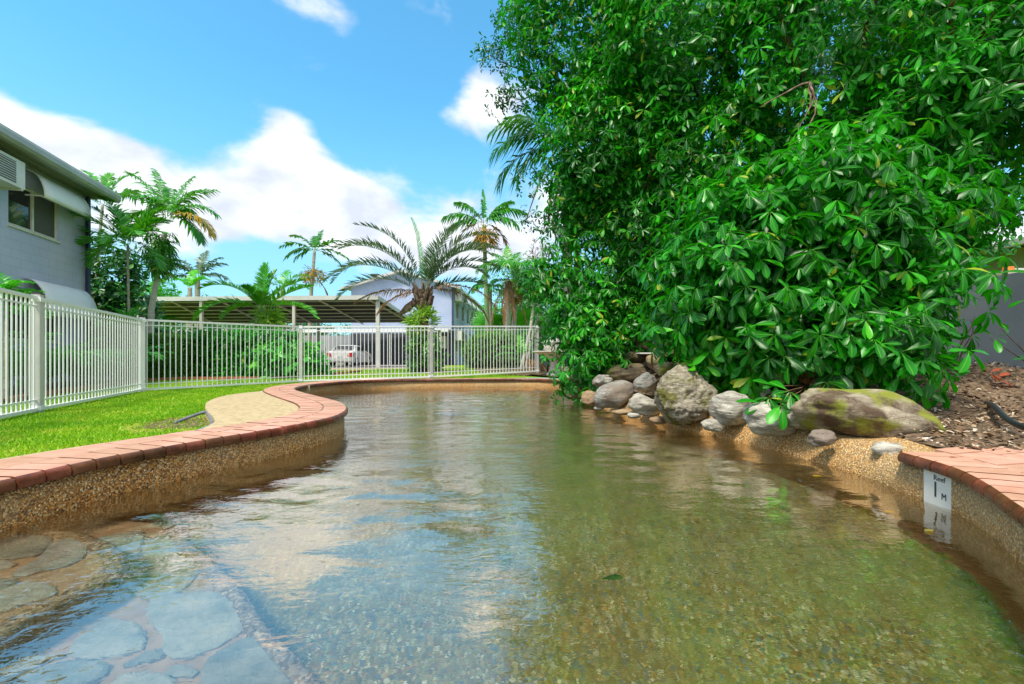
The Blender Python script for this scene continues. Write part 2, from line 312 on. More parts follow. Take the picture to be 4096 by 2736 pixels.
MT['paver'] = M('paver_clay', [(.3, (.54, .26, .17)), (.6, (.64, .35, .24)), (.8, (.72, .47, .35))], 8, 7, .62, .4, 80, .003, vary=.16)
MT['mortar'] = M('joint_mortar', two((.12, .065, .035), (.26, .15, .08)), 30, 5, .9, .5, 90, .003)
PEB = [(.60, .27, .05), (.72, .42, .13), (.34, .15, .035), (.80, .56, .24), (.46, .20, .04), (.14, .09, .05), (.68, .34, .07), (.85, .70, .45)]
MT['wall'] = cells('exposed_aggregate', PEB, 125, .5, .9, .008, dirt=(WZ+.0, WZ+.13, (.98, .80, .58)), tint=((.58, .44, .24), 0, .5))
MT['uwall'] = cells('submerged_aggregate', [tuple(c*.9 for c in p) for p in PEB], 95, .7, .5, .006, tint=((.36, .24, .08), .35, .85))
MT['nosing'] = cells('step_nosing_pebbles', [(.42, .30, .17), (.55, .42, .26), (.28, .18, .09), (.66, .52, .36), (.38, .26, .14)], 80, .7, .5, .006)
MT['floor'] = cells('pool_floor_pebbles', [(.36, .33, .10), (.50, .43, .16), (.16, .15, .05), (.52, .32, .08), (.38, .44, .20), (.27, .26, .07), (.80, .78, .54), (.32, .18, .05), (.44, .41, .13), (.13, .24, .30)], 82, .8, .3, .004, tint=((.33, .32, .12), .10, .5))
MT['water'] = water_mat()
MT['slate'] = M('wet_slate', [(.3, (.26, .28, .23)), (.45, (.42, .43, .37)), (.58, (.54, .53, .45)), (.7, (.64, .58, .44))], 9, 9, .6, .9, 30, .015, vary=.25, nrough=.7)
MT['render'] = M('step_mortar', two((.50, .32, .18), (.70, .48, .3)), 12, 6, .8, .3, 60, .004)
MT['white'] = M('cream_powdercoat', [(.3, (.82, .83, .84)), (.7, (.88, .89, .90))], 3, 6, .4, .15, 40, .001)
MT['postgrey'] = M('weathered_post_coat', [(.3, (.50, .49, .46)), (.7, (.64, .63, .60))], 4, 6, .45, .15, 40, .001)
MT['cap'] = M('black_rubber_cap', gray(.03), 5, 3, .5, 0)
MT['blueblock'] = blockmat('painted_blockwork', (.46, .50, .66), (.54, .57, .72))
MT['farblue'] = blockmat('far_painted_blockwork', (.36, .43, .62), (.42, .48, .66))
MT['navy'] = M('navy_paint', two((.055, .062, .09), (.075, .082, .115)), 1, 5, .7, .1)
MT['trim'] = M('dark_trim', two((.03, .045, .09), (.05, .065, .12)), 3, 4, .4, .1)
MT['sheetmetal'] = M('pale_sheet_metal', [(.3, (.50, .50, .48)), (.7, (.62, .62, .60))], 2.5, 7, .42, .15, 30, .002)
MT['gutter'] = M('gutter_metal', [(.3, (.30, .31, .27)), (.7, (.42, .42, .38))], 3, 6, .35, .15)
MT['soffit'] = M('soffit_board', [(.3, (.20, .21, .17)), (.7, (.28, .28, .23))], 3, 6, .6, .15)
MT['awning'] = M('awning_white', [(.3, (.86, .86, .87)), (.7, (.9, .9, .9))], 3, 6, .45, .1)
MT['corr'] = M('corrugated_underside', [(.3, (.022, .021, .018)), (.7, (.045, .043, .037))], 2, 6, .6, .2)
MT['purlin'] = M('galvanised_purlin', [(.3, (.50, .47, .42)), (.7, (.64, .60, .54))], 4, 5, .5, .1)
MT['glass'] = M('dark_window_glass', gray(.03, .2), 1, 2, .06, 0, spec=.8)
MT['screen'] = M('security_screen', two((.06, .055, .04), (.12, .11, .085)), 90, 2, .5, .3, 160, .002)
MT['frame'] = M('cream_window_frame', two((.58, .57, .47), (.70, .68, .58)), 5, 4, .5, .1)
MT['darkfan'] = M('dark_grille', gray(.12), 4, 3, .6, 0)
MT['acwhite'] = M('airconditioner_case', two((.70, .68, .64), (.80, .78, .74)), 3, 5, .45, .1)
MT['graywall'] = M('grey_render', [(.3, (.33, .345, .39)), (.7, (.43, .44, .48))], 1.6, 8, .85, .3, 40, .004)
MT['bluewall'] = M('garden_wall_paint', [(.3, (.26, .32, .44)), (.7, (.34, .40, .52))], 1.2, 7, .8, .2)
MT['trunk'] = M('palm_trunk_bark', [(.3, (.20, .17, .12)), (.5, (.36, .32, .25)), (.7, (.48, .44, .36))], 3, 7, .85, .8, 14, .02, stretch=(1, 1, 5))
MT['palewood'] = M('pale_trunk_bark', [(.3, (.42, .40, .34)), (.7, (.62, .60, .53))], 3, 7, .8, .5, 12, .01, stretch=(1, 1, 4))
MT['bark'] = M('brown_bark', [(.3, (.07, .035, .018)), (.5, (.16, .08, .04)), (.7, (.26, .14, .07))], 8, 8, .85, .9, 30, .015, stretch=(2, 2, .6))
MT['boots'] = M('palm_leaf_bases', [(.3, (.06, .03, .02)), (.5, (.18, .11, .08)), (.7, (.38, .30, .24))], 9, 7, .85, .9, 20, .02)
MT['hose'] = M('black_poly_pipe', gray(.022), 8, 4, .38, .1)
MT['greypipe'] = M('grey_pvc_pipe', two((.13, .14, .16), (.22, .23, .25)), 8, 4, .4, .1)
MT['sign'] = M('sign_board', two((.78, .78, .74), (.84, .83, .78)), 6, 5, .35, 0)
MT['ink'] = M('sign_ink', gray(.035), 6, 3, .5, 0)
MT['stone'] = M('cast_stone', [(.3, (.50, .46, .38)), (.5, (.68, .65, .58)), (.7, (.78, .76, .70))], 7, 7, .75, .5, 40, .006)
MT['carwhite'] = M('white_car_paint', gray(.66, .03), 1, 2, .22, 0, spec=.7)
MT['tail'] = M('tail_light_red', two((.45, .01, .01), (.6, .02, .015)), 5, 2, .2, 0)
MT['rubber'] = M('tyre_rubber', gray(.02), 5, 3, .8, 0)
MT['orange'] = M('orange_plastic', two((.85, .20, .02), (.9, .26, .03)), 5, 2, .5, 0)
MT['brickedge'] = M('garden_edge_brick', [(.3, (.30, .09, .04)), (.7, (.50, .18, .09))], 10, 6, .8, .5, 50, .006, vary=.25)
MT['tank'] = M('far_building_paint', two((.40, .36, .28), (.48, .44, .36)), 1, 5, .7, .1)
MT['drain'] = M('pale_blue_cover', two((.35, .70, .85), (.45, .8, .92)), 5, 4, .5, .1)
# leaf materials
MT['leafA'] = leafmat('glossy_broad_leaf', [(0, (.006, .07, .006)), (.35, (.007, .14, .003)), (.65, (.012, .29, .004)), (.93, (.055, .54, .007)), (1, (.36, .44, .03))], .36, .30, (.05, .70, .005), (.16, .50, .05), .42)
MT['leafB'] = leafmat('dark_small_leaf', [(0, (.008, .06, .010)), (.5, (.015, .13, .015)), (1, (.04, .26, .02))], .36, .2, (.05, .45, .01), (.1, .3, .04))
MT['leafred'] = leafmat('dying_red_leaf', [(0, (.35, .05, .02)), (1, (.50, .10, .03))], .4, .3, (.6, .12, .02), (.5, .2, .1))
MT['hedge'] = leafmat('hedge_leaf', [(0, (.02, .10, .01)), (.5, (.05, .22, .012)), (1, (.20, .46, .02))], .45, .25, (.25, .6, .02), (.1, .3, .03))
MT['palm'] = leafmat('palm_leaflet', [(0, (.014, .13, .006)), (.5, (.045, .34, .010)), (.9, (.14, .52, .015)), (1, (.45, .38, .03))], .38, .22, (.2, .65, .02), (.2, .4, .08))
MT['palmgrey'] = leafmat('grey_palm_leaflet', [(0, (.03, .07, .03)), (.5, (.07, .14, .06)), (1, (.16, .24, .10))], .45, .2, (.2, .35, .1), (.25, .33, .16))
MT['palmdead'] = leafmat('dead_palm_leaflet', [(0, (.16, .08, .04)), (.6, (.32, .19, .10)), (1, (.48, .33, .2))], .7, .2, (.4, .22, .08), (.3, .2, .12), .2)
MT['palmgold'] = leafmat('yellowing_palm_leaflet', [(0, (.14, .22, .02)), (.5, (.45, .30, .02)), (1, (.62, .30, .03))], .5, .25, (.6, .4, .02), (.4, .4, .06))
MT['lime'] = leafmat('lime_flower_spray', [(0, (.20, .42, .03)), (1, (.38, .62, .06))], .5, .3, (.4, .8, .05), (.3, .5, .06))
MT['bright'] = leafmat('bright_green_leaf', [(0, (.02, .22, .01)), (.6, (.05, .44, .015)), (1, (.16, .60, .02))], .36, .3, (.15, .8, .02), (.15, .5, .05))
# ------------------------------------------------------------------ pool outline (clockwise seen from above)
def catmull(P, step):
    n = len(P); out = []
    for i in range(n):
        a, b, c, d = P[(i-1) % n], P[i], P[(i+1) % n], P[(i+2) % n]; k = max(2, int((c-b).length/step))
        for j in range(k):
            t = j/k; out.append(.5*((2*b)+(c-a)*t+(2*a-5*b+4*c-d)*t*t+(3*b-a-3*c+d)*t**3))
    return out
def resample(P, step):
    n = len(P); s = [0]
    for i in range(n): s.append(s[-1]+(P[(i+1) % n]-P[i]).length)
    k = int(s[-1]/step); out = []; j = 0
    for i in range(k):
        t = s[-1]*i/k
        while s[j+1] < t: j += 1
        f = (t-s[j])/max(1e-9, s[j+1]-s[j]); out.append(P[j % n].lerp(P[(j+1) % n], f))
    return out
edge_px = [(0, 1922), (287, 1855), (556, 1803), (830, 1756), (1073, 1717), (1239, 1686), (1341, 1663), (1386, 1640), (1386, 1619), (1350, 1602),
           (1290, 1587), (1225, 1571), (1182, 1557), (1192, 1546), (1246, 1536), (1330, 1528), (1430, 1521), (1600, 1516.5), (1775, 1515), (1951, 1514), (2091, 1513.5), (2190, 1516), (2249, 1523)]
water_px = [(2303, 1585), (2334, 1604), (2399, 1628), (2452, 1648), (2514, 1667), (2602, 1688), (2720, 1716), (2801, 1732), (2915, 1760), (3000, 1780),
            (3130, 1811), (3302, 1861), (3474, 1914), (3589, 1955), (3704, 2001), (3813, 2045), (3876, 2078), (3962, 2140), (4019, 2194), (4096, 2268)]
A = [gp(x, y, 0).to_2d() for x, y in edge_px]
B = [gp(x, y, WZ).to_2d() for x, y in water_px]
back = [Vector(p) for p in ((1.55, 1.1), (1.5, .5), (1.7, -.6), (1.5, -1.8), (0, -2.4), (-1.6, -2.0), (-2.5, -.8), (-2.45, .5))]
# move the coping edge outwards by the overhang to get the wall line
def normals(P):
    n = len(P); o = []
    for i in range(n):
        d = (P[(i+1) % n]-P[(i-1) % n]).normalized(); o.append(Vector((-d.y, d.x)))
    return o
A2 = []
for i, p in enumerate(A):
    d = (A[min(i+1, len(A)-1)]-A[max(i-1, 0)]).normalized(); A2.append(p+Vector((-d.y, d.x))*.03)
W = resample(catmull(A2+B+back, .05), .06)
for _ in range(6):                                   # ease survey noise
    W = [W[i-1]*.25+W[i]*.5+W[(i+1) % len(W)]*.25 for i in range(len(W))]
NW = normals(W)
for _ in range(4): NW = [(NW[i-1]+NW[i]*2+NW[(i+1) % len(W)]).normalized() for i in range(len(W))]
nW = len(W)
def nearest(p):
    return min(range(nW), key=lambda i: (W[i]-p).length_squared)
iFarEnd = nearest(A[-1]); iR0 = nearest(gp(3590, 1800, 0).to_2d()); iL0 = nearest(Vector((-2.4, .2)))
def off(i, d): return W[i % nW]+NW[i % nW]*d
def offs(s, d):
    i = int(math.floor(s)); f = s-i; return off(i, d).lerp(off(i+1, d), f)
# ------------------------------------------------------------------ pool shell, water, floor
OUT = [off(i, .42) for i in range(nW)]
def inrock(i):    # between far end of the coping and the start of the right hand coping
    return (i-iFarEnd) % nW < (iR0-iFarEnd) % nW
pool = MB(); vs = []; fs = []
rows = 5
for i in range(nW):
    k = 1.0 if inrock(i) else 0.0
    e = min((i-iFarEnd) % nW, (iR0-i) % nW)*.06 if k else 0; k = ss(0, .5, e)
    wob = .03*noise.noise(Vector((W[i].x*3, W[i].y*3, 0)))*k
    for d, z in ((.0, -2.2), (.0, WZ-.03), (.0, WZ+.0), (.10*k+wob, -.058+.02*k), (.42+.25*k, -.07+.09*k)):
        p = off(i, d); vs.append((p.x, p.y, z))
for i in range(nW):
    j = (i+1) % nW
    for r in range(rows-1): fs.append((i*rows+r, j*rows+r, j*rows+r+1, i*rows+r+1))
me = mesh('pool_wall', vs, fs, MT['wall'], True); me.materials.append(MT['uwall'])
for p in me.polygons: p.material_index = 1 if p.index % 4 == 0 else 0
T(link(bpy.data.objects.new('pool_wall', me)), kind='structure')
# rippled water surface: a real displaced grid, calmer close to the steps
def in_poly(X, Y, P):
    c = np.zeros(X.shape, bool); px = np.array([p.x for p in P]); py = np.array([p.y for p in P])
    for i in range(len(P)):
        j = i-1; yi, yj = py[i], py[j]
        if yi == yj: continue
        k = ((yi > Y) != (yj > Y)) & (X < (px[j]-px[i])*(Y-yi)/(yj-yi)+px[i]); c ^= k
    return c
def ripple(x, y):
    amp = .25+1.0*ss(1.5, 3.4, y); z1 = .5+.9*ss(-.25, .3, noise.noise(Vector((x*.55, y*.4, 7.1))))
    w = noise.noise(Vector((x*.9, y*.9, 3)))*1.2                      # bends the wave fronts
    a = math.sin(24*y+9*x*.35+6*w)*(.4+.6*noise.noise(Vector((x*2.2, y*2.2, 1))))
    return amp*z1*(.0022*a+.0085*noise.noise(Vector((x*3.0+w*.3, y*4.4, 0)))+.0042*noise.noise(Vector((x*7.5, y*11, 4+w)))+.0015*noise.noise(Vector((x*17, y*24, 8))))+.004*noise.noise(Vector((x*1.1, y*1.1, 2)))
gs = .034; WXs = np.arange(min(p.x for p in W)-.1, max(p.x for p in W)+.1, gs); WYs = np.concatenate([np.arange(-2.6, .3, .15), np.arange(.3, max(p.y for p in W)+.1, gs)])
GX, GY = np.meshgrid(WXs, WYs); ins = in_poly(GX, GY, [off(i, .01) for i in range(0, nW, 2)]); idx = -np.ones(GX.shape, int); wv = []; wf = []
keep_ = ins[:-1, :-1] | ins[1:, :-1] | ins[:-1, 1:] | ins[1:, 1:]
for j in range(keep_.shape[0]):
    for i in np.nonzero(keep_[j])[0]:
        q = []
        for a, b in ((j, i), (j, i+1), (j+1, i+1), (j+1, i)):
            if idx[a, b] < 0: idx[a, b] = len(wv); x, y = float(GX[a, b]), float(GY[a, b]); wv.append((x, y, WZ+ripple(x, y)))
            q.append(int(idx[a, b]))
        wf.append(tuple(q))
water = T(link(bpy.data.objects.new('water', mesh('water', wv, wf, MT['water'], True))), kind='structure')
water.cycles.is_caustics_caster = True; sun.data.cycles.is_caustics_light = True
bpy.data.objects['pool_wall'].cycles.is_caustics_receiver = True
def floorz(x, y): return -1.0-.55*ss(3, 9, y)-.02*noise.noise(Vector((x, y, 0)))
sheet('pool_floor', [off(i, .05) for i in range(0, nW, 2)], MT['floor'], 0, zf=floorz, kind='structure', step=.4).cycles.is_caustics_receiver = True
iT2_ = nearest(gp(1400, 1523, 0).to_2d())
def GH(i): return .40 if (i-iT2_-4) % nW > (iFarEnd-iT2_) % nW else .19
# ------------------------------------------------------------------ ground sheet with the pool cut out
big = [(-450, -60), (450, -60), (450, 900), (-450, 900)]
gx = np.concatenate([np.linspace(-400, -30, 8), np.arange(-26, -8, 2), np.arange(-8, 10, .5), np.arange(10, 30, 3), np.linspace(40, 400, 8)])
gy = np.concatenate([np.arange(-50, -2, 8), np.arange(-2, 20, .5), np.arange(20, 40, 2), np.linspace(50, 850, 10)])
sheet('ground', big, MT['grass'], 0, hole=[off(i, GH(i)) for i in range(0, nW, 3)], xs=gx, ys=gy, kind='structure')
# ------------------------------------------------------------------ coping bricks
coping = thing('pool_coping', (0, 0, 0), 'red brown bullnose brick coping running round the pool edge', 'coping')
nb = [0]
def nosed(front, back_, top, th, r, nose='front'):
    """(offset, z) section, pool side first"""
    p = []
    if nose == 'front':
        p += [(back_, top-th), (back_, top)]
        p += [(front+r-r*math.sin(a), top-r+r*math.cos(a)) for a in [R(x) for x in (0, 22, 45, 67, 90)]]
        p += [(front+r-r*math.cos(a), top-th+r*.6-r*.6*math.sin(a)) for a in [R(x) for x in (30, 90)]]
    else:
        p += [(front, top-th), (back_-r, top-th)]
        p += [(back_-r+r*math.cos(a), top-r+r*math.sin(a)) for a in [R(x) for x in (0, 30, 60, 90)]]
        p += [(front, top)]
    return p
def brick_between(s0, s1, prof, mat, name, parent, skew=0, mat2=None, g=.011, dz=0):
    gap = g/.06/2; v = []
    for s, sg in ((s0, 1), (s1, -1)):
        for d, z in prof:
            p = offs(s+sg*gap+skew*d/.06, d); v.append((p.x, p.y, z+dz+rng.uniform(-1, 1)*0))
    n = len(prof)
    f = [tuple(range(n)), tuple(range(2*n-1, n-1, -1))]+[(i, i+n, (i+1) % n+n, (i+1) % n) for i in range(n)]
    me = mesh(name, v, f, mat)
    if mat2:
        me.materials.append(mat2)
    o = link(bpy.data.objects.new(name, me), parent); nb[0] += 1
    return o, me
def flatshade_smooth(me, prof_n):
    me.polygons.foreach_set('use_smooth', [i >= 2 for i in range(len(me.polygons))])
    me.set_sharp_from_angle(angle=R(40))
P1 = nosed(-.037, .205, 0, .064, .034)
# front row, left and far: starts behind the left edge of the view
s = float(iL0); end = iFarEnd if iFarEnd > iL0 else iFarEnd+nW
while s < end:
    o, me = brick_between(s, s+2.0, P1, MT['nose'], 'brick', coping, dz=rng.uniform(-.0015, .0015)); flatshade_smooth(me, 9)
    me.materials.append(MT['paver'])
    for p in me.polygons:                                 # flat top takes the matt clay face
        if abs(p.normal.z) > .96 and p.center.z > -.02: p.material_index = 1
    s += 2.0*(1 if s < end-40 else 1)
sec = thing('edge_paving', (0, 0, 0), 'second row of salmon clay pavers behind the curved pool coping', 'paving')
iT = nearest(gp(1080, 1712, 0).to_2d()); iT2 = nearest(gp(1400, 1523, 0).to_2d())
if iT < iL0: iT += nW
if iT2 < iL0: iT2 += nW
s = float(iL0)
while s < iT2:
    pen = s > iT-6
    prof = nosed(.215, .45, -.001, .06, .024, 'back') if pen else [(.215, -.05), (.44, -.05), (.44, -.001), (.215, -.001)]
    w = 2.0 if pen else 2.75
    o, me = brick_between(s, s+w, prof, MT['nose'] if pen else MT['paver'], 'paver', sec, g=.011 if pen else .008, skew=0, dz=rng.uniform(-.002, .002))
    if pen:
        flatshade_smooth(me, 8); me.materials.append(MT['paver'])
        for p in me.polygons:
            if abs(p.normal.z) > .96 and p.center.z > -.02: p.material_index = 1
    s += w
# right hand coping and paving
rcop = thing('pool_coping', (2.4, 1.8, 0), 'shorter run of bullnose coping on the right beside the depth sign', 'coping')
rpav = thing('edge_paving', (2.8, 1.8, 0), 'salmon clay pavers laid beside the right hand pool coping', 'paving')
s = float(iR0); rend = iR0+44
while s < rend:
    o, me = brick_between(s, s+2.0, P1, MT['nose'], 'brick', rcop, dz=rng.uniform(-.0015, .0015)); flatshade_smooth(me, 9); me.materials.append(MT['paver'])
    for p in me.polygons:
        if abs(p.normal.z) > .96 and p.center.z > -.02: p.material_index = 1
    s += 2.0
for row, (d0, d1) in enumerate(((.215, .44), (.447, .67), (.677, .90))):
    s = float(iR0)+row*1.2
    while s < rend:
        brick_between(s, s+2.0, [(d0, -.05), (d1, -.05), (d1, -.001), (d0, -.001)], MT['paver'], 'paver', rpav, skew=-.35, dz=rng.uniform(-.002, .002)); s += 2.0
# mortar bed under the bricks
def bed(s0, s1, d0, d1, z, parent):
    v = []; f = []
    for k, i in enumerate(range(int(s0), int(s1))):
        for d, zz in ((d0, z-.045), (d0, z), (d1, z), (d1, z-.12)): p = off(i, d); v.append((p.x, p.y, zz))
        if k: b = 4*k; f += [(b-4+j, b+j, b+j+1, b-3+j) for j in range(3)]
    link(bpy.data.objects.new('mortar_bed', mesh('mortar_bed', v, f, MT['mortar'], False)), parent)
bed(iL0, end, -.022, .2, -.013, coping); bed(iL0, iT2, .2, .438, -.005, sec); bed(iR0, rend, -.022, .2, -.013, rcop); bed(iR0, rend, .2, .90, -.008, rpav)
# ------------------------------------------------------------------ concrete pad and strip on the left lawn
pad_px = [(1240, 1541), (1100, 1553), (1047, 1563), (926, 1577), (850, 1596), (824, 1615), (824, 1637), (850, 1664), (861, 1685), (838, 1712)]
pad = [gp(x, y, -.015).to_2d() for x, y in pad_px]
ia = nearest(pad[-1]); ib = nearest(pad[0])
ia = ia if ia > iL0-5 else ia+nW; ib = ib if ib > iL0 else ib+nW
inner = [off(i, .40) for i in range(ib, ia, -3)]
pc = catmull([Vector(p) for p in pad], .1)[:]
n_open = sum(max(2, int((pad[i+1]-pad[i]).length/.1)) for i in range(len(pad)-1))
def clampout(p):
    i = nearest(p); return p
padpoly = [p for p in pc[:n_open]] + [off(i, .43) for i in range(ia, ib, 3)]
padpoly = padpoly[::-1]
vs, fs = cdt(padpoly, None, step=.3)
def slab(name, poly, ztop, th, mat, step=.4, **kw):
    v2, f2 = cdt(poly, None, step=step); n = len(v2); ring = len(poly)
    V = [(p.x, p.y, ztop) for p in v2]+[(p[0], p[1], ztop-.006) for p in poly]+[(p[0], p[1], ztop-th) for p in poly]
    Fc = list(f2)+[(n+i, n+(i+1) % ring, n+ring+(i+1) % ring, n+ring+i) for i in range(ring)]+[(i, (i+1) % ring, n+(i+1) % ring, n+i) for i in range(ring)]
    o = link(bpy.data.objects.new(name, mesh(name, V, Fc, mat)), None); return T(o, **kw)
slab('concrete_pad', padpoly, -.018, .16, MT['concrete'], kind='structure')
strip = [off(i, .43) for i in range(iL0-10, ia+12, 3)]+[off(i, .54+.05*noise.noise(Vector((i*.05, 0, 0)))) for i in range(ia+12, iL0-10, -3)]
slab('concrete_strip', strip, -.014, .14, MT['concrete'], kind='structure')
# ------------------------------------------------------------------ submerged steps with slate
def to2(px, z): return under(px[0]*.6388, 2000+px[1]*.6388, z).to_2d()
zA, zB = -.36, -.58
edgeA = [to2(p, zA) for p in ((230, 195), (400, 215), (500, 240), (640, 290), (715, 345), (705, 430), (620, 500), (470, 580), (300, 650), (100, 740), (0, 800), (-300, 930))]
edgeB = [to2(p, zB) for p in ((1040, 150), (1120, 250), (1200, 320), (1290, 420), (1400, 520), (1480, 600), (1560, 760), (1650, 880), (1750, 980), (1880, 1100), (1960, 1230), (2000, 1500))]
def step_poly(edge):
    i0 = nearest(edge[0]); i1 = nearest(edge[-1]); i1 = i1-nW if i1 > i0 else i1
    return edge+[off(i, .04) for i in range(i1, i0+1, 4)]
steps = thing('pool_steps', (-1.6, 1.4, -1), 'two submerged pool steps topped with grey green slate by the left wall', 'steps')
for nm, ed, z in (('upper_step', edgeA, zA), ('lower_step', edgeB, zB)):
    poly = step_poly(ed); v2, f2 = cdt(poly, None, step=.25); n = len(v2); r = len(poly)
    V = [(p.x, p.y, z-.012) for p in v2]+[(p.x, p.y, z-.012) for p in poly]+[(p.x, p.y, -1.02) for p in poly]
    o = link(bpy.data.objects.new(nm, mesh(nm, V, list(f2)+[(n+i, n+r+i, n+r+(i+1) % r, n+(i+1) % r) for i in range(r)], MT['render'])), steps)
    # pebbled nosing along the free edge
    ew = MB(); 
    ew.tube([(p.x, p.y, z-.03) for p in ed], .045, 6); ew.ob('step_nosing', MT['nosing'], steps, True)
SA = [[(0, 235), (200, 225), (330, 240), (270, 330), (150, 360), (0, 365)], [(300, 290), (370, 250), (480, 245), (550, 285), (520, 370), (300, 440), (90, 478), (90, 440), (230, 370)], [(-60, 378), (85, 385), (60, 430), (-60, 445)],
      [(-80, 500), (110, 490), (60, 550), (-80, 580)], [(-80, 600), (100, 530), (220, 505), (340, 540), (345, 600), (180, 640), (60, 690), (-80, 700)]]
SB = [[(600, 250), (700, 225), (880, 205), (890, 330), (840, 370), (740, 395), (725, 320)], [(915, 262), (1060, 215), (1135, 285), (1130, 350), (1000, 372), (905, 340)], [(720, 430), (870, 380), (1180, 360), (1255, 425), (1150, 550), (950, 630), (780, 555), (715, 500)],
      [(560, 800), (690, 735), (850, 760), (905, 900), (850, 955), (560, 1000), (430, 955)], [(950, 620), (1300, 560), (1430, 600), (1515, 750), (1495, 840), (1200, 995), (1020, 955), (1000, 850), (925, 745)],
      [(1250, 1140), (1300, 1005), (1540, 870), (1650, 920), (1745, 1050), (1830, 1140), (1700, 1220), (1300, 1240)], [(760, 1040), (890, 965), (990, 942), (1000, 985), (860, 1030)], [(1030, 1090), (1120, 1035), (1225, 1050), (1205, 1105)],
      [(680, 1160), (820, 1080), (1015, 1090), (1110, 1160), (1000, 1280), (760, 1260)], [(90, 1140), (300, 1040), (560, 1015), (690, 1050), (560, 1150), (200, 1200)], [(-60, 1050), (150, 985), (400, 975), (280, 1030), (60, 1110), (-60, 1120)], [(400, 640), (560, 560), (680, 590), (640, 660), (480, 720), (330, 780)]]
for polys, z in ((SA, zA), (SB, zB)):
    for pl in polys:
        P = [to2(p, z) for p in pl]; c = sum(P, Vector((0, 0)))/len(P)
        P = [q for q in P]; Q = catmull(P, .07)
        if sum(Q[i].x*Q[(i+1) % len(Q)].y-Q[(i+1) % len(Q)].x*Q[i].y for i in range(len(Q))) < 0: Q.reverse()
        Q = [q+(q-c).normalized()*.012*noise.noise(Vector((q.x*20, q.y*20, 1))) for q in Q]
        mb = MB(); h = z+rng.uniform(.004, .014); n = len(Q)
        mb.add([(q.x, q.y, z-.03) for q in Q]+[(q.x, q.y, h-.006) for q in Q]+[tuple((q+(c-q).normalized()*.012))+(h,) for q in Q], [(i, (i+1) % n, n+(i+1) % n, n+i) for i in range(n)]+[(n+i, n+(i+1) % n, 2*n+(i+1) % n, 2*n+i) for i in range(n)]+[tuple(range(2*n, 3*n))])
        mb.ob('slate', MT['slate'], steps)

for o_ in steps.children: o_.cycles.is_caustics_receiver = True
# ------------------------------------------------------------------ pool fence
FP = [(-4.08, 2.45, -.11, 1.24), (-5.37, 5.15, -.11, 1.24), (-6.66, 8.19, -.10, 1.25), (-4.92, 10.6, -.06, 1.29), (-2.03, 11.43, 0.0, 1.36), (.72, 12.86, .10, 1.455)]
fence = thing('pool_fence', (-5.37, 5.15, -.11), 'cream tubular metal pool fence standing on the lawn round the pool', 'fence')
picket_me = MB().tube([(0, 0, 0), (0, 0, 1.155)], .0093, 7, False); picket_me = mesh('picket', picket_me.v, picket_me.f, MT['white'], True)
for i, (x, y, zb, zt) in enumerate(FP):
    big_ = i in (1, 2); w = .080 if big_ else .070
    m_ = MT['postgrey'] if i != 2 else MT['white']
    pb = MB(); a = math.atan2(FP[min(i+1, 5)][0]-x, FP[min(i+1, 5)][1]-y)
    Mz = Matrix.Rotation(-a, 3, 'Z')
    pb.box((x, y, (zb-.08+zt)/2), (w, w, zt-zb+.08), Mz); po = pb.ob('post', m_, fence)
    cb = MB(); cb.box((x, y, zt+.008), (w+.012, w+.012, .016), Mz); cb.box((x, y, zt+.02), (w*.8, w*.8, .012), Mz); cb.ob('post_cap', MT['cap'], fence)
    for dz in (zt-.06, zb+.065): MB().box((x, y, dz), (w+.02, w+.02, .05), Mz).ob('rail_bracket', MT['white'], fence)
for (x0, y0, b0, t0), (x1, y1, b1, t1) in zip(FP, FP[1:]):
    a = Vector((x0, y0, 0)); b = Vector((x1, y1, 0)); d = (b-a); L_ = d.length; u = d/L_
    def Q(t, h0, h1): p = a+u*t; p.z = h0+(h1-h0)*t/L_; return p
    for nm, ho, w, h in (('top_rail', -.045, .036, .036), ('upper_rail', -.135, .014, .016)):
        mb = MB(); mb.bar(Q(.03, t0+ho, t1+ho), Q(L_-.03, t0+ho, t1+ho), w, h); mb.ob(nm, MT['white'], fence)
    for nm, ho, w, h in (('bottom_rail', .05, .036, .036), ('lower_rail', .155, .014, .016)):
        mb = MB(); mb.bar(Q(.03, b0+ho, b1+ho), Q(L_-.03, b0+ho, b1+ho), w, h); mb.ob(nm, MT['white'], fence)
    n = 33
    for k in range(n):
        t = .075+(L_-.15)*k/(n-1); p = Q(t, b0+.05, b1+.05)
        o = bpy.data.objects.new('picket', picket_me); top = (t0-.045)+(t1-t0)*t/L_
        o.location = p; o.scale = (1, 1, (top-p.z)/1.155); o.rotation_euler = (0, 0, rng.random()); link(o, fence)
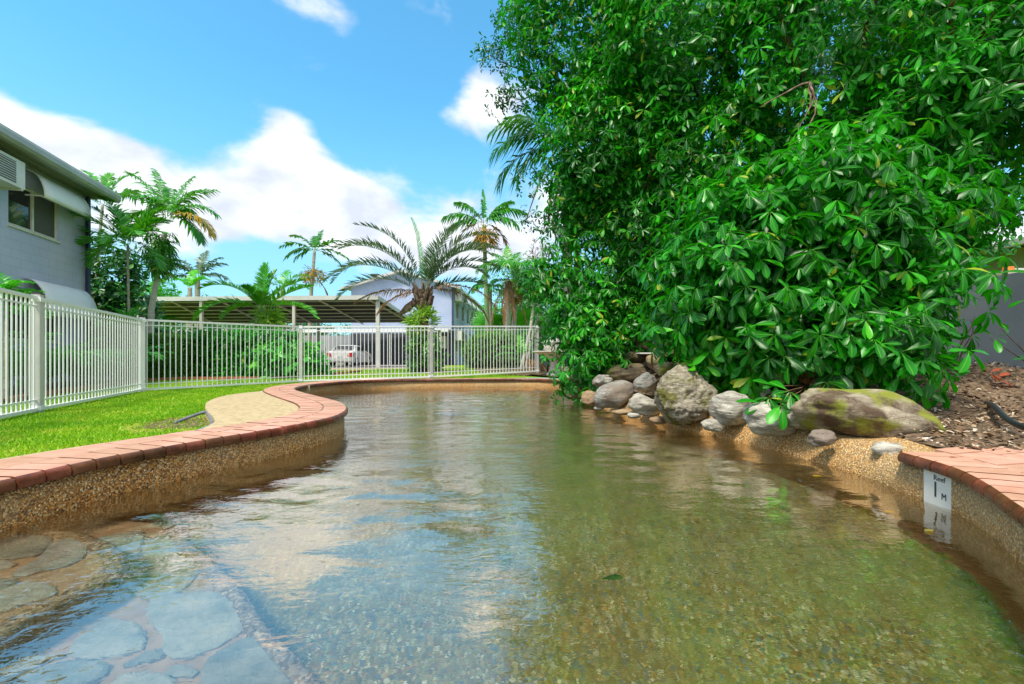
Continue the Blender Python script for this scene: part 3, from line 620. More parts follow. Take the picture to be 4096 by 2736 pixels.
# ------------------------------------------------------------------ depth signs
def text(name, s, size, loc, rot, parent, sx=1.0, ext=.0008):
    c = bpy.data.curves.new(name, 'FONT'); c.body = s; c.size = size; c.align_x = 'CENTER'; c.align_y = 'CENTER'; c.extrude = ext; c.offset = .0006 if s == '1' else 0
    tmp = bpy.data.objects.new(name, c); me = bpy.data.meshes.new_from_object(tmp); bpy.data.objects.remove(tmp); me.materials.clear(); me.materials.append(MT['ink']); o = bpy.data.objects.new(name, me); link(o, parent); o.location = loc; o.rotation_euler = rot; o.scale = (sx, 1, 1); return o
def depth_sign(pL, pR, ztop, zbot, label, texts):
    a = Vector((pL.x, pL.y, 0)); b = Vector((pR.x, pR.y, 0)); u = (b-a).normalized(); w = (b-a).length; n = Vector((u.y, -u.x, 0))
    c = (a+b)/2+n*.006; r = thing('depth_sign', (c.x, c.y, zbot), label, 'sign'); ang_ = math.atan2(u.y, u.x)
    mb = MB(); mb.box((c.x, c.y, (ztop+zbot)/2), (w, .005, ztop-zbot), Matrix.Rotation(ang_, 3, 'Z')); mb.ob('board', MT['sign'], r)
    for s, size, dx, z, sx in texts:
        p = c+n*.0036+u*dx; text('lettering', s, size, (p.x, p.y, z), (R(90), 0, ang_), r, sx)
pl_, pr_ = gp(3702, 2001, WZ), gp(3834, 2053, WZ)
depth_sign(pl_, pr_, -.058, WZ-.05, 'white board reading Reef 1 M fixed below the right coping', [('Reef', .038, .0, -.088, 1.05), ('1', .11, -.024, -.150, .85), ('M', .046, .028, -.172, .9)])
fl_, fr_ = gp(2249, 1578, WZ), gp(2267, 1577, WZ)
depth_sign(fl_+Vector((0, -.03, 0)), fr_+Vector((.06, -.03, 0)), -.05, WZ-.04, 'small white board reading 1.8 M on the far pool wall', [('1·8', .085, -.015, -.11, .62), ('M', .035, .045, -.13, .7)])
# ------------------------------------------------------------------ boulders
RK = {'grey': rockmat('grey_boulder', (.44, .42, .38), (.15, .145, .13), brown=(.24, .19, .15)),
      'pale': rockmat('pale_boulder', (.56, .52, .44), (.18, .16, .13)),
      'lumpy': rockmat('lumpy_boulder', (.52, .46, .36), (.20, .16, .11), moss=(.16, .15, .04), vein=22, bump=1),
      'mossy': rockmat('mossy_boulder', (.44, .38, .28), (.16, .12, .08), moss=(.22, .24, .03), brown=(.10, .065, .04), vein=9),
      'dark': rockmat('dark_mossy_boulder', (.20, .15, .09), (.05, .04, .03), moss=(.09, .10, .02), brown=(.06, .045, .03)),
      'brown': rockmat('brown_boulder', (.46, .33, .20), (.26, .17, .10), brown=(.30, .20, .12))}
_ico = bmesh.new(); bmesh.ops.create_icosphere(_ico, subdivisions=5, radius=1); ICO_V = [v.co.copy() for v in _ico.verts]; ICO_F = [tuple(v.index for v in f.verts) for f in _ico.faces]; _ico.free()
_ico = bmesh.new(); bmesh.ops.create_icosphere(_ico, subdivisions=3, radius=1); ICS_V = [v.co.copy() for v in _ico.verts]; ICS_F = [tuple(v.index for v in f.verts) for f in _ico.faces]; _ico.free()
def rock(x0, y0, x1, y1, d, mat, label, rot=0, depth=.9, amp=.16, lumps=0, sq=.0, seed=1, small=False, grp=None, yaw=0):
    c = at((x0+x1)/2, (y0+y1)/2, d); rx = (x1-x0)/2/F*d; rz = (y1-y0)/2/F*d; ry = depth*(rx+rz)/2
    c.y += ry*.5; V_, F_ = (ICS_V, ICS_F) if small else (ICO_V, ICO_F)
    if rot:   # given box is of the tilted shape; shrink the axes a little
        rz *= (1-.35*abs(math.sin(2*R(rot))))
    o3 = Vector((seed*7.3, seed*3.1, seed*1.7)); Mx = Matrix.Rotation(R(-rot), 3, 'Y') @ Matrix.Rotation(R(yaw), 3, 'Z'); v = []
    for p in V_:
        q = p.copy()
        if sq:      # boxier shape
            mx = max(abs(q.x), abs(q.y), abs(q.z)); q = q*(1-sq)+q/mx*.8*sq
        r = 1+amp*noise.noise(p*1.1+o3)*1.9+amp*.7*noise.noise(p*2.4+o3)+.10*amp*abs(noise.noise(p*5+o3))-.20*amp*abs(noise.noise(Vector((p.x*2, p.y*2, p.z*9))+o3))+.016*noise.noise(p*12+o3)
        if lumps:
            r += lumps*(.5-noise.cell(p*0+o3)*0)*0+lumps*(.3-abs(noise.noise(p*5+o3)))*.8+lumps*.6*(.3-abs(noise.noise(p*11+o3)))+lumps*.3*noise.noise(p*20+o3)
        q = Vector((q.x*rx, q.y*ry, q.z*rz))*r; v.append(Mx @ q)
    me = mesh('boulder', v, F_, RK[mat], True); o = bpy.data.objects.new('boulder' if (x1-x0) > 110 else 'rock', me); o.location = c; sc.collection.objects.link(o)
    return T(o, label, 'rock', grp)
G_ = 'rocks set along the pool edge'
rock(3236, 1550, 3830, 1808, 3.12, 'mossy', 'huge mossy brown boulder beside the right hand coping', rot=-12, depth=.75, amp=.15, sq=.25, seed=1, grp=G_)
rock(2635, 1478, 2865, 1700, 4.55, 'lumpy', 'big round lumpy boulder with a knobbly surface', depth=.9, amp=.15, lumps=.26, seed=2, grp=G_)
rock(2862, 1562, 3040, 1712, 4.05, 'pale', 'pale rounded boulder right of the lumpy one', rot=-8, seed=3, grp=G_)
rock(3004, 1615, 3225, 1755, 3.55, 'pale', 'pale grained boulder under the drooping leaf spray', rot=-8, seed=4, grp=G_)
rock(3168, 1640, 3310, 1732, 3.35, 'lumpy', 'small speckled tan boulder leaning on the huge mossy one', rot=-10, lumps=.05, seed=5, grp=G_)
rock(3248, 1722, 3352, 1792, 3.10, 'grey', 'small egg shaped grey stone on the aggregate ledge', seed=6, small=False, grp=G_)
rock(3510, 1770, 3615, 1835, 2.76, 'pale', 'small pale stone at the end of the right coping', seed=7, grp=G_)
rock(2378, 1520, 2552, 1640, 6.0, 'grey', 'long smooth grey boulder lying tilted at the waterline', rot=16, depth=.8, amp=.10, seed=8, grp=G_)
rock(2542, 1478, 2640, 1588, 5.7, 'grey', 'brown grey boulder propped above the smooth long one', rot=28, seed=9, grp=G_)
rock(2520, 1580, 2645, 1668, 5.2, 'pale', 'light oblong boulder left of the lumpy one at the water', rot=-10, seed=10, lumps=.04, grp=G_)
rock(2372, 1490, 2440, 1552, 6.6, 'grey', 'upright grey stone left of the dark mossy slab', rot=25, seed=11, grp=G_)
rock(2416, 1508, 2450, 1537, 6.35, 'pale', 'tiny pale pebble wedged between two larger stones', seed=12, small=True, grp=G_)
rock(2436, 1452, 2600, 1532, 6.9, 'dark', 'dark mossy slab across the middle of the rock pile', rot=3, depth=1.0, seed=13, sq=.3, grp=G_)
rock(2588, 1415, 2650, 1478, 6.9, 'brown', 'wet round brown stone below the waterfall shelf', seed=14, grp=G_)
rock(2628, 1446, 2720, 1512, 6.5, 'mossy', 'mossy olive stone behind the lumpy boulder', rot=-8, seed=15, grp=G_)
rock(2598, 1358, 2708, 1435, 7.4, 'brown', 'squarish brown rock on top of the pile right', rot=4, seed=16, sq=.5, grp=G_)
rock(2532, 1355, 2605, 1402, 7.7, 'brown', 'brown stone at the top left of the rock pile', seed=17, sq=.3, grp=G_)
rock(2482, 1398, 2595, 1458, 7.35, 'dark', 'dark rough rocks under the waterfall spout', lumps=.18, seed=18, grp=G_)
rock(2282, 1490, 2368, 1612, 7.7, 'brown', 'brown block at the far left end of the rocks', rot=-8, sq=.4, seed=19, grp=G_)
rock(2330, 1560, 2400, 1632, 6.9, 'brown', 'orange brown hollow stone half in the water', rot=10, lumps=.1, seed=20, grp=G_)
rock(2452, 1636, 2545, 1662, 5.45, 'brown', 'flat tan stone under the long smooth boulder', seed=21, small=True, grp=G_)
rock(2512, 1650, 2565, 1676, 5.2, 'pale', 'little white stone at the waterline below the oblong one', seed=22, small=True, grp=G_)
rock(2600, 1665, 2668, 1700, 4.85, 'brown', 'small tan stone under the left side of the lumpy boulder', seed=23, small=True, grp=G_)
rock(2815, 1676, 2908, 1728, 4.1, 'pale', 'oval pale stone on the ledge between two boulders', seed=24, grp=G_)
rock(3275, 1500, 3420, 1575, 4.0, 'brown', 'round brown stone behind the huge mossy boulder', seed=25, grp=G_)
rock(3030, 1555, 3110, 1620, 4.4, 'pale', 'pale stone hidden behind the drooping leaf spray', seed=26, grp=G_)
rock(2378, 1622, 2418, 1642, 6.1, 'pale', 'tiny pale stone at the water left of the long boulder', seed=27, small=True, grp=G_)
rock(2322, 1596, 2352, 1618, 7.1, 'grey', 'small grey stone standing in the water by the far rocks', seed=28, small=True, grp=G_)
sp = thing('waterfall_spout', at(2584, 1412, 7.25), 'flat white waterfall spout between the rocks', 'spout')
MB().box(at(2584, 1413, 7.2), (.26, .25, .022)).ob('lip', MT['sign'], sp); MB().box(at(2584, 1416, 7.26), (.24, .22, .02)).ob('tray', MT['trim'], sp)
# earth mound carrying the rock pile and shrubs
def mound(x, y):
    w = nearest(Vector((x, y))); q = Vector((x, y))-W[w]; dist = q.length
    return (.02+.36*ss(.25, 1.4, dist))*ss(4.0, 5.6, y)*(1-ss(9.5, 11.5, y))*(1-ss(5.5, 7.5, x))+.08*noise.noise(Vector((x*2, y*2, 0)))*ss(.1, .6, dist)
m0 = [off(i, .38) for i in range(iFarEnd-4 if iFarEnd < iR0 else iFarEnd-4-nW, iR0, 4)]
mb_poly = m0+[off(iR0, .95)]+[off(iR0+k, .93) for k in (8, 16, 24, 32, 40)]+[Vector(p) for p in ((3.6, .2), (8.12, .0), (8.12, 14.5), (4, 15.5), (1.6, 14.2), (.4, 12.3))]
def mulch_z(x, y): return zg(x, y)+.028+max(0, mound(x, y))
sheet('mulch_bed', mb_poly, MT['mulch'], 0, zf=mulch_z, kind='structure', step=.22)
# ------------------------------------------------------------------ leaf machinery
def add_attr(me, name, arr):
    a = me.attributes.new(name, 'FLOAT', 'POINT'); a.data.foreach_set('value', np.asarray(arr, dtype=np.float32))
def tri_mesh(name, V, Fc, mat, rnd, mid, smooth=True):
    me = bpy.data.meshes.new(name); V = np.asarray(V, dtype=np.float32); Fc = np.asarray(Fc, dtype=np.int32); n = len(Fc)
    me.vertices.add(len(V)); me.vertices.foreach_set('co', V.ravel()); me.loops.add(n*3); me.loops.foreach_set('vertex_index', Fc.ravel())
    me.polygons.add(n); me.polygons.foreach_set('loop_start', np.arange(0, 3*n, 3, dtype=np.int32)); me.update(calc_edges=True)
    if smooth: me.polygons.foreach_set('use_smooth', np.ones(n, dtype=bool))
    add_attr(me, 'rnd', rnd); add_attr(me, 'mid', mid); me.materials.append(mat); return me
LT_V = np.array([(0, 0, 0), (-.15, .45, .05), (0, .45, 0), (.15, .45, .05), (-.185, .74, .045), (0, .74, 0), (.185, .74, .045), (0, 1, 0)], dtype=float)
LT_M = np.array([0, 1, 0, 1, 1, 0, 1, .4])
LT_F = np.array([(0, 2, 1), (0, 3, 2), (1, 2, 5), (1, 5, 4), (2, 3, 6), (2, 6, 5), (4, 5, 7), (5, 6, 7)])
LB_V = np.array([(-.006, 0, 0), (.006, 0, 0), (-.007, .15, -.0), (.007, .15, 0), (-.10, .36, .035), (0, .36, 0), (.10, .36, .035), (-.17, .58, .055), (0, .58, 0), (.17, .58, .055),
                 (-.19, .78, .05), (0, .78, 0), (.19, .78, .05), (-.11, .94, .02), (0, .94, 0), (.11, .94, .02), (0, 1, -.01)], dtype=float)
LB_M = np.array([0, 0, 0, 0, 1, 0, 1, 1, 0, 1, 1, 0, 1, 1, 0, 1, .5])
LB_F = [(0, 1, 3, 2), (2, 3, 5), (2, 5, 4), (3, 6, 5), (4, 5, 8, 7), (5, 6, 9, 8), (7, 8, 11, 10), (8, 9, 12, 11), (10, 11, 14, 13), (11, 12, 15, 14), (13, 14, 16), (14, 15, 16)]
def norm(a): return a/np.maximum(1e-9, np.linalg.norm(a, axis=-1, keepdims=True))
class Leaves:
    def __init__(s): s.P = []; s.Y = []; s.Z = []; s.L = []; s.Wd = []; s.r = []
    def whorls(s, C, Ax, n, length, r0, phi=(-30, 30), droop=.35, wid=1.0, jit=.38):
        """C: centres (K,3), Ax: axes (K,3)"""
        K = len(C); Ax = norm(Ax); ref = np.tile([0.3, .2, 1.0], (K, 1)); U = norm(np.cross(Ax, ref)); V = np.cross(Ax, U); off0 = nr.rand(K)*6.28
        cr = r0 if hasattr(r0, '__len__') else np.full(K, r0)
        for i in range(n):
            th = off0+i*2.4+nr.randn(K)*.2; ph = np.radians(nr.uniform(phi[0], phi[1], K)+ (8 if i > n*.6 else 0)*2)
            D = (U*np.cos(th)[:, None]+V*np.sin(th)[:, None])*np.cos(ph)[:, None]+Ax*np.sin(ph)[:, None]; D[:, 2] -= droop*nr.uniform(.4, 1.3, K); D = norm(D)
            Z = Ax+np.array([0, 0, .6])+nr.randn(K, 3)*.22; Z = norm(Z-D*np.sum(Z*D, 1)[:, None]); Ln = length*nr.uniform(1-jit, 1+jit, K)
            s.P.append(C+D*.01); s.Y.append(D); s.Z.append(Z); s.L.append(Ln); s.Wd.append(wid*nr.uniform(.8, 1.15, K)); s.r.append(np.clip(cr+nr.randn(K)*.13+(nr.rand(K) > .978)*.6, 0, 1))
    def cat(s):
        return [np.concatenate(q) for q in (s.P, s.Y, s.Z, s.L, s.Wd, s.r)]
    def build(s, name, mat, parent, singles=0, kind='stuff', curl=.22):
        P, Y, Z, L_, Wd, r = s.cat(); n = len(P); keep = np.ones(n, bool)
        if singles:
            c = P+Y*L_[:, None]*.5; d = c[:, 1]; ok = d > .5; u = np.where(ok, c[:, 0]/np.maximum(d, .1)*455.1+512, -99); v = np.where(ok, 358-(c[:, 2]-CZ)/np.maximum(d, .1)*455.1, -99)
            view = norm(np.array([0, 0, CZ])-c); facing = np.abs(np.sum(Z*view, 1)); ok &= (u > 4) & (u < 1020) & (v > 4) & (v < 640) & (facing > .3)
            px = L_/np.maximum(d, .1)*455*np.sqrt(facing); cell = (u//9).astype(int)*1000+(v//9).astype(int); order = np.argsort(d); seen = {}
            for i in order:
                if ok[i] and cell[i] not in seen: seen[cell[i]] = i
            cand = sorted(seen.values(), key=lambda i: -px[i])[:singles]
            var = {}
            for i in cand:
                keep[i] = False; rb = int(r[i]*7.99); cv = i % 3; k = (rb, cv)
                if k not in var:
                    V = LB_V.copy(); V[:, 2] -= (curl*(.4+.6*cv))*V[:, 1]**2; me = mesh('leaf', V, LB_F, mat, True); add_attr(me, 'rnd', np.full(len(V), (rb+.5)/8)); add_attr(me, 'mid', LB_M); var[k] = me
                y = Vector(Y[i]); z = Vector(Z[i]); x = y.cross(z); l = L_[i]; o = bpy.data.objects.new('leaf', var[k])
                Mx = Matrix((x*l*Wd[i], y*l, z*l)).transposed().to_4x4(); Mx.translation = Vector(P[i]); o.matrix_basis = Mx; link(o, parent)
        P, Y, Z, L_, Wd, r = [q[keep] for q in (P, Y, Z, L_, Wd, r)]; n = len(P); X = np.cross(Y, Z); cv = nr.uniform(.4, 1, n)*curl
        t = LT_V; zz = t[None, :, 2]-cv[:, None]*t[None, :, 1]**2
        V = P[:, None, :]+L_[:, None, None]*(X[:, None, :]*(t[None, :, 0]*Wd[:, None])[:, :, None]+Y[:, None, :]*t[None, :, 1][:, :, None]+Z[:, None, :]*zz[:, :, None])
        Fc = LT_F[None]+8*np.arange(n)[:, None, None]
        me = tri_mesh(name, V.reshape(-1, 3), Fc.reshape(-1, 3), mat, np.repeat(r, 8), np.tile(LT_M, n))
        o = link(bpy.data.objects.new(name, me), parent); return T(o, kind=kind)
def shell(c, rad, n, clump=.3, per=6, inner=.55, front=.75, low=-.9, size=None):
    """clumped points on the outside of an ellipsoid: centres, axes, clump shade"""
    C = []; A_ = []; S = []; c = np.array(c); rad = np.array(rad); k = 0
    while k < n:
        v = nr.randn(3); v /= np.linalg.norm(v)
        if v[2] < low or (v[1] > .35 and nr.rand() < front): continue
        rr = inner+(1-inner)*nr.rand()**.45; pc = c+v*rad*rr; nn = v/rad; nn /= np.linalg.norm(nn); sh = .42+.26*nr.randn()
        for j in range(per):
            w = nr.randn(3)*clump*.5; C.append(pc+w); a = nn*.75+w/clump*.35+np.array([0, 0, .6])+nr.randn(3)*.28; A_.append(a); S.append(sh)
        k += per
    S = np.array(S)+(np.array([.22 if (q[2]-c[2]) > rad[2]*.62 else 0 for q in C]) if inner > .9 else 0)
    return np.array(C), np.array(A_), np.clip(S, .05, .92)
def limbs(parent, name, base, tips, r0, mat, sag=.0, n=8, wob=.12):
    mb = MB()
    for tp in tips:
        b, t = Vector(base), Vector(tp); pts = []
        for i in range(n+1):
            f = i/n; p = b.lerp(t, f); p += Vector((noise.noise(p*1.3), noise.noise(p*1.3+Vector((9, 0, 0))), 0))*wob*math.sin(math.pi*f)*2; p.z += sag*math.sin(math.pi*f); pts.append(p)
        mb.tube(pts, [r0*(1-.8*i/n) for i in range(n+1)], 7)
    return mb.ob(name, mat, parent, True)
def E(px, py, d): return tuple(at(px, py, d))
# ------------------------------------------------------------------ the large umbrella tree and shrubs on the right
def crown(t, blobs, mat, L_, per=6, nleaf=7, singles=300, phi=(-30, 30), droop=.4, clump=.34, wid=1.0):
    lv = Leaves()
    for c, rad, n in blobs:
        C, A_, S = shell(c, rad, n, clump, per); lv.whorls(C, A_, nleaf, L_, S, phi, droop, wid)
    return lv.build('foliage', mat, t, singles)
tree = thing('umbrella_tree', (3.6, 6.6, .1), 'towering broad leaved tree filling the upper right above the rocks', 'tree')
limbs(tree, 'trunk', (3.5, 6.6, .05), [E(2790, 760, 7.2), E(3300, 650, 6.6), E(3440, 380, 6.2), E(3700, 450, 6.0)], .16, MT['bark'])
limbs(tree, 'limb', E(3300, 650, 6.6), [E(3520, -60, 5.2), E(3450, 150, 5.6), E(3120, 60, 5.8)], .10, MT['bark'])
limbs(tree, 'limb', E(3700, 450, 6.0), [E(3830, -40, 4.4), E(3990, -60, 4.6), E(4150, 300, 4.6)], .09, MT['bark'])
limbs(tree, 'limb', E(2790, 760, 7.2), [E(2770, 300, 7), E(2500, 60, 7.6), E(2300, 500, 7.6), E(2560, 620, 7.4)], .07, MT['bark'])
limbs(tree, 'hanging_root', E(2600, 560, 7), [E(2640, 780, 6.8), E(2590, 760, 6.8), E(2560, 880, 6.9)], .012, MT['bark'], n=6)
limbs(tree, 'hanging_root', E(3240, 330, 5), [E(3235, 600, 4.8), E(3215, 480, 4.8), E(3190, 540, 4.9), E(3040, 430, 4.9)], .013, MT['boots'], n=6)
crown(tree, [(E(2330, 130, 8.2), (1.25, 1.1, 1.5), 1755), (E(2150, -260, 8.5), (1.0, 1.1, 1.1), 526), (E(2470, 560, 7.8), (1.2, 1.1, 1.2), 1579), (E(2330, 760, 8.2), (.55, .6, .75), 561),
             (E(2800, 150, 7.0), (1.5, 1.3, 1.6), 1755), (E(2850, 680, 7.0), (1.2, 1.1, 1.1), 1228), (E(2620, 880, 7.6), (.8, .8, .6), 421),
             (E(3350, 200, 6.0), (1.6, 1.3, 1.7), 1579), (E(3880, 300, 5.2), (1.25, 1.2, 1.4), 842), (E(3500, 680, 6.0), (1.3, 1.1, .9), 737), (E(4060, 420, 5.4), (.8, .9, .7), 386),
             (E(3000, -500, 6.5), (2.2, 1.6, 1.5), 737), (E(3800, -500, 5.5), (2.0, 1.5, 1.4), 596), (E(4400, 0, 5.2), (1.0, 1.2, 1.8), 351), (E(3790, 800, 5.4), (.55, .6, .5), 228)], MT['leafA'], .128, droop=.6, wid=.88)
# dark twiggy bough poking out against the sky
lv = Leaves()
for c, rad, n in ((E(2010, 230, 9.5), (.55, .5, .35), 110), (E(2060, 400, 9.5), (.4, .4, .25), 80), (E(2060, 60, 9.5), (.35, .5, .5), 80), (E(2190, 900, 9.5), (.55, .4, .22), 60), (E(2120, 700, 9.3), (.35, .3, .3), 40)):
    C, A_, S = shell(c, rad, n, .22, 4, .1); lv.whorls(C, A_, 6, .085, S, (-40, 40), .15, 1.1)
fine = thing('fig_tree', E(2260, 1200, 9.6), 'fine leaved dark tree showing its twigs left of the big tree against the sky', 'tree')
limbs(fine, 'trunk', (1.3, 10.6, 0), [E(2300, 500, 9.8)], .12, MT['bark']); limbs(fine, 'branch', E(2300, 400, 9.8), [E(1960, 220, 9.5), E(2060, 400, 9.5), E(2050, 60, 9.5), E(2100, 900, 9.5)], .035, MT['bark'])
lv.build('foliage', MT['leafB'], fine, 0)
# shrub hanging over the far rocks
s2 = thing('overhanging_shrub', E(2480, 1450, 8.4), 'dense glossy shrub drooping over the far right corner of the pool', 'shrub')
limbs(s2, 'stem', E(2520, 1420, 8.6), [E(2300, 1150, 8), E(2500, 1000, 8.2), E(2640, 1200, 7.8), E(2400, 1350, 7.6)], .05, MT['bark'])
crown(s2, [(E(2450, 1080, 8.3), (1.25, 1.0, .95), 837), (E(2375, 1270, 8.0), (.85, .8, .75), 611), (E(2440, 1300, 7.8), (.42, .5, .42), 288), (E(2370, 1470, 7.6), (.48, .45, .42), 322), (E(2620, 1130, 8.2), (.7, .7, .8), 322), (E(2180, 1130, 8.6), (.3, .4, .35), 112)], MT['leafA'], .128, droop=.8, wid=.9)
# near shrub
s3 = thing('umbrella_shrub', (2.9, 4.6, .05), 'near shrub of large drooping glossy leaf whorls behind the boulders', 'shrub')
limbs(s3, 'stem', at(3230, 1530, 4.3), [E(3250, 1000, 4.8), E(3050, 1150, 4.8), E(3500, 1100, 4.5), E(3300, 1250, 4.2)], .05, MT['bark'])
limbs(s3, 'stem', at(3265, 1560, 4.2), [E(3240, 1380, 4.2), E(3290, 1400, 4.1), E(3275, 1300, 4.3)], .018, MT['bark'])
crown(s3, [(E(3230, 880, 5.0), (1.25, 1.0, .85), 615), (E(3060, 1180, 4.8), (.95, .85, .75), 486), (E(3420, 1130, 4.6), (.68, .8, .85), 486), (E(2830, 1080, 5.6), (.6, .7, .8), 324), (E(2900, 1350, 5.0), (.36, .45, .40), 242),
            (E(3240, 1340, 4.3), (.55, .5, .38), 242), (E(3560, 900, 5.0), (.75, .7, .7), 274), (E(3480, 1400, 4.1), (.42, .4, .22), 129), (E(3630, 960, 5.0), (.30, .5, .42), 129), (E(2720, 1290, 5.8), (.26, .3, .16), 57)], MT['leafA'], .158, nleaf=8, droop=.8, wid=.9)
# low spray hanging over the stones
s4 = thing('leaf_spray', at(3140, 1600, 3.7), 'low spray of dark green leaves drooping onto the pale grained boulder', 'shrub')
lv = Leaves(); C = np.array([E(3160, 1565, 3.55), E(3075, 1590, 3.6), E(3125, 1620, 3.45), E(3100, 1545, 3.7), E(3190, 1600, 3.6), E(3060, 1620, 3.6)]); lv.whorls(C, np.tile([-.1, -.6, .7], (6, 1)), 7, .15, .42, (-25, 25), .5); lv.build('foliage', MT['leafA'], s4, 40)
limbs(s4, 'stem', at(3230, 1540, 4.2), [tuple(c) for c in C], .007, MT['bark'])
# thin plants in front of the grey wall
s5 = thing('bare_stemmed_shrub', at(3850, 1560, 5.2), 'sparse twiggy plant with few leaves in front of the grey wall', 'shrub')
limbs(s5, 'stem', at(3815, 1520, 5.2), [E(3900, 1265, 5.2), E(3850, 1360, 5.2), E(3935, 1258, 5.1)], .012, MT['bark'], n=6, wob=.05)
limbs(s5, 'stem', at(3790, 1495, 5), [E(3965, 1490, 4.8)], .010, MT['bark'], n=4, wob=.03)
limbs(s5, 'stem', at(4180, 1500, 5), [E(3960, 1355, 4.9), E(4000, 1310, 4.9)], .010, MT['bark'], n=5, wob=.04)
lv = Leaves(); C = np.array([E(3850, 1430, 5.1), E(3780, 1330, 5.2), E(3800, 1260, 5.2), E(3975, 1350, 4.9), E(4000, 1290, 4.9), E(4110, 1195, 4.7), E(4120, 1440, 4.8), E(3760, 1470, 5)]); lv.whorls(C, np.tile([-.2, -.4, .8], (8, 1)), 4, .16, .5, (-20, 40), .3, .8); lv.build('foliage', MT['leafA'], s5, 30)
lv = Leaves(); lv.whorls(np.array([E(3955, 1490, 4.8), E(3975, 1510, 4.8)]), np.tile([.3, -.5, .4], (2, 1)), 4, .14, .5, (-10, 50), .5); lv.build('dead_leaves', MT['leafred'], s5, 8)
# ------------------------------------------------------------------ palms
def frond(parent, base, az, e0, e1, L_, leaf=.5, nl=34, w=.028, mat='palm', droopl=.5, r=.45, p=1.3, name='frond', bare=.12, vshape=.25, rach=.014, fwd=.55, twist=0):
    base = Vector(base); a = R(az); h = Vector((math.cos(a), math.sin(a), 0)); side = Vector((-math.sin(a), math.cos(a), 0)); n = 22; pts = [base]; dirs = []
    for i in range(n):
        t = (i+.5)/n; e = R(e0+(e1-e0)*t**p); d = h*math.cos(e)+Vector((0, 0, math.sin(e))); dirs.append(d); pts.append(pts[-1]+d*L_/n)
    dirs.append(dirs[-1]); V = []; Fc = []; rn = []; md = []
    def put(v, f, mm):
        b = len(V); V.extend(tuple(q) for q in v); Fc.extend(tuple(i+b for i in q) for q in f); rn.extend([min(1, max(0, r+rng.gauss(0, .10)))]*len(v)); md.extend(mm)
    for i in range(n):
        w0 = rach*(1-.85*i/n); w1 = rach*(1-.85*(i+1)/n); d = dirs[i]; up = side.cross(d).normalized()*-1
        q = []
        for pp, ww in ((pts[i], w0), (pts[i+1], w1)): q += [pp+side*ww, pp-side*ww, pp-up*ww*.9]
        put(q, [(0, 3, 4), (0, 4, 1), (1, 4, 5), (1, 5, 2), (2, 5, 3), (2, 3, 0)], [0]*6)
    for k in range(nl):
        t = bare+(1-bare)*(k+.5)/nl; x = t*n; i = min(n-1, int(x)); pp = pts[i].lerp(pts[i+1], x-i); d = dirs[i]; up = d.cross(side).normalized()
        if up.z < 0: up = -up
        ll = leaf*math.sin(math.pi*min(1, .14+.80*t))**.7*rng.uniform(.85, 1.1)
        for sg in (-1, 1):
            if rng.random() < .03: continue
            dd = (side*sg*(1-.35*t)+d*(fwd+.5*t+rng.gauss(0, .16))+up*(vshape+rng.gauss(0, .18))).normalized(); m1 = pp+dd*ll*.45; m1.z -= droopl*ll*.12; tip = pp+dd*ll*.9; tip.z -= droopl*ll*.62
            wv = d.cross(dd).cross(dd).normalized()*w*rng.uniform(.8, 1.15)
            wv = (d-dd*d.dot(dd)).normalized()*w
            put([pp-wv*.3, pp+wv*.3, m1-wv*.55, m1+wv*.55, tip], [(0, 1, 3), (0, 3, 2), (2, 3, 4)], [.5, .5, .5, .5, 1])
    me = tri_mesh(name, V, Fc, MT[mat], rn, md, False); return link(bpy.data.objects.new(name, me), parent)
def trunk(parent, pts, rad, mat='trunk', n=9, ring=.0):
    P = []; Rr = []
    for (a, ra), (b, rb) in zip(zip(pts, rad), list(zip(pts, rad))[1:]):
        a, b = Vector(a), Vector(b); k = max(3, int((b-a).length/.12))
        for i in range(k): f = i/k; P.append(a.lerp(b, f)); Rr.append((ra+(rb-ra)*f)*(1+(ring if i % 2 else -ring)))
    P.append(Vector(pts[-1])); Rr.append(rad[-1]); mb = MB(); mb.tube(P, Rr, n); return mb.ob('trunk', MT[mat], parent, True)
def palm(loc, label, fr, tr=None, tmat='trunk', name='palm_tree', group=None, shaft=None, **k):
    t = thing(name, loc, label, 'palm', group)
    if tr: trunk(t, tr[0], tr[1], tmat, ring=.04)
    if shaft: mb = MB(); mb.tube(shaft[0], shaft[1], 9); mb.ob('crownshaft', MT['bright'] if False else MT['palmstem'], t, True)
    for f in fr:
        kk = dict(k); kk.update(f[5] if len(f) > 5 else {}); frond(t, f[0], f[1], f[2], f[3], f[4], **kk)
    return t
MT['palmstem'] = M('green_crownshaft', [(.3, (.12, .22, .08)), (.7, (.24, .34, .14))], 4, 5, .5, .1)
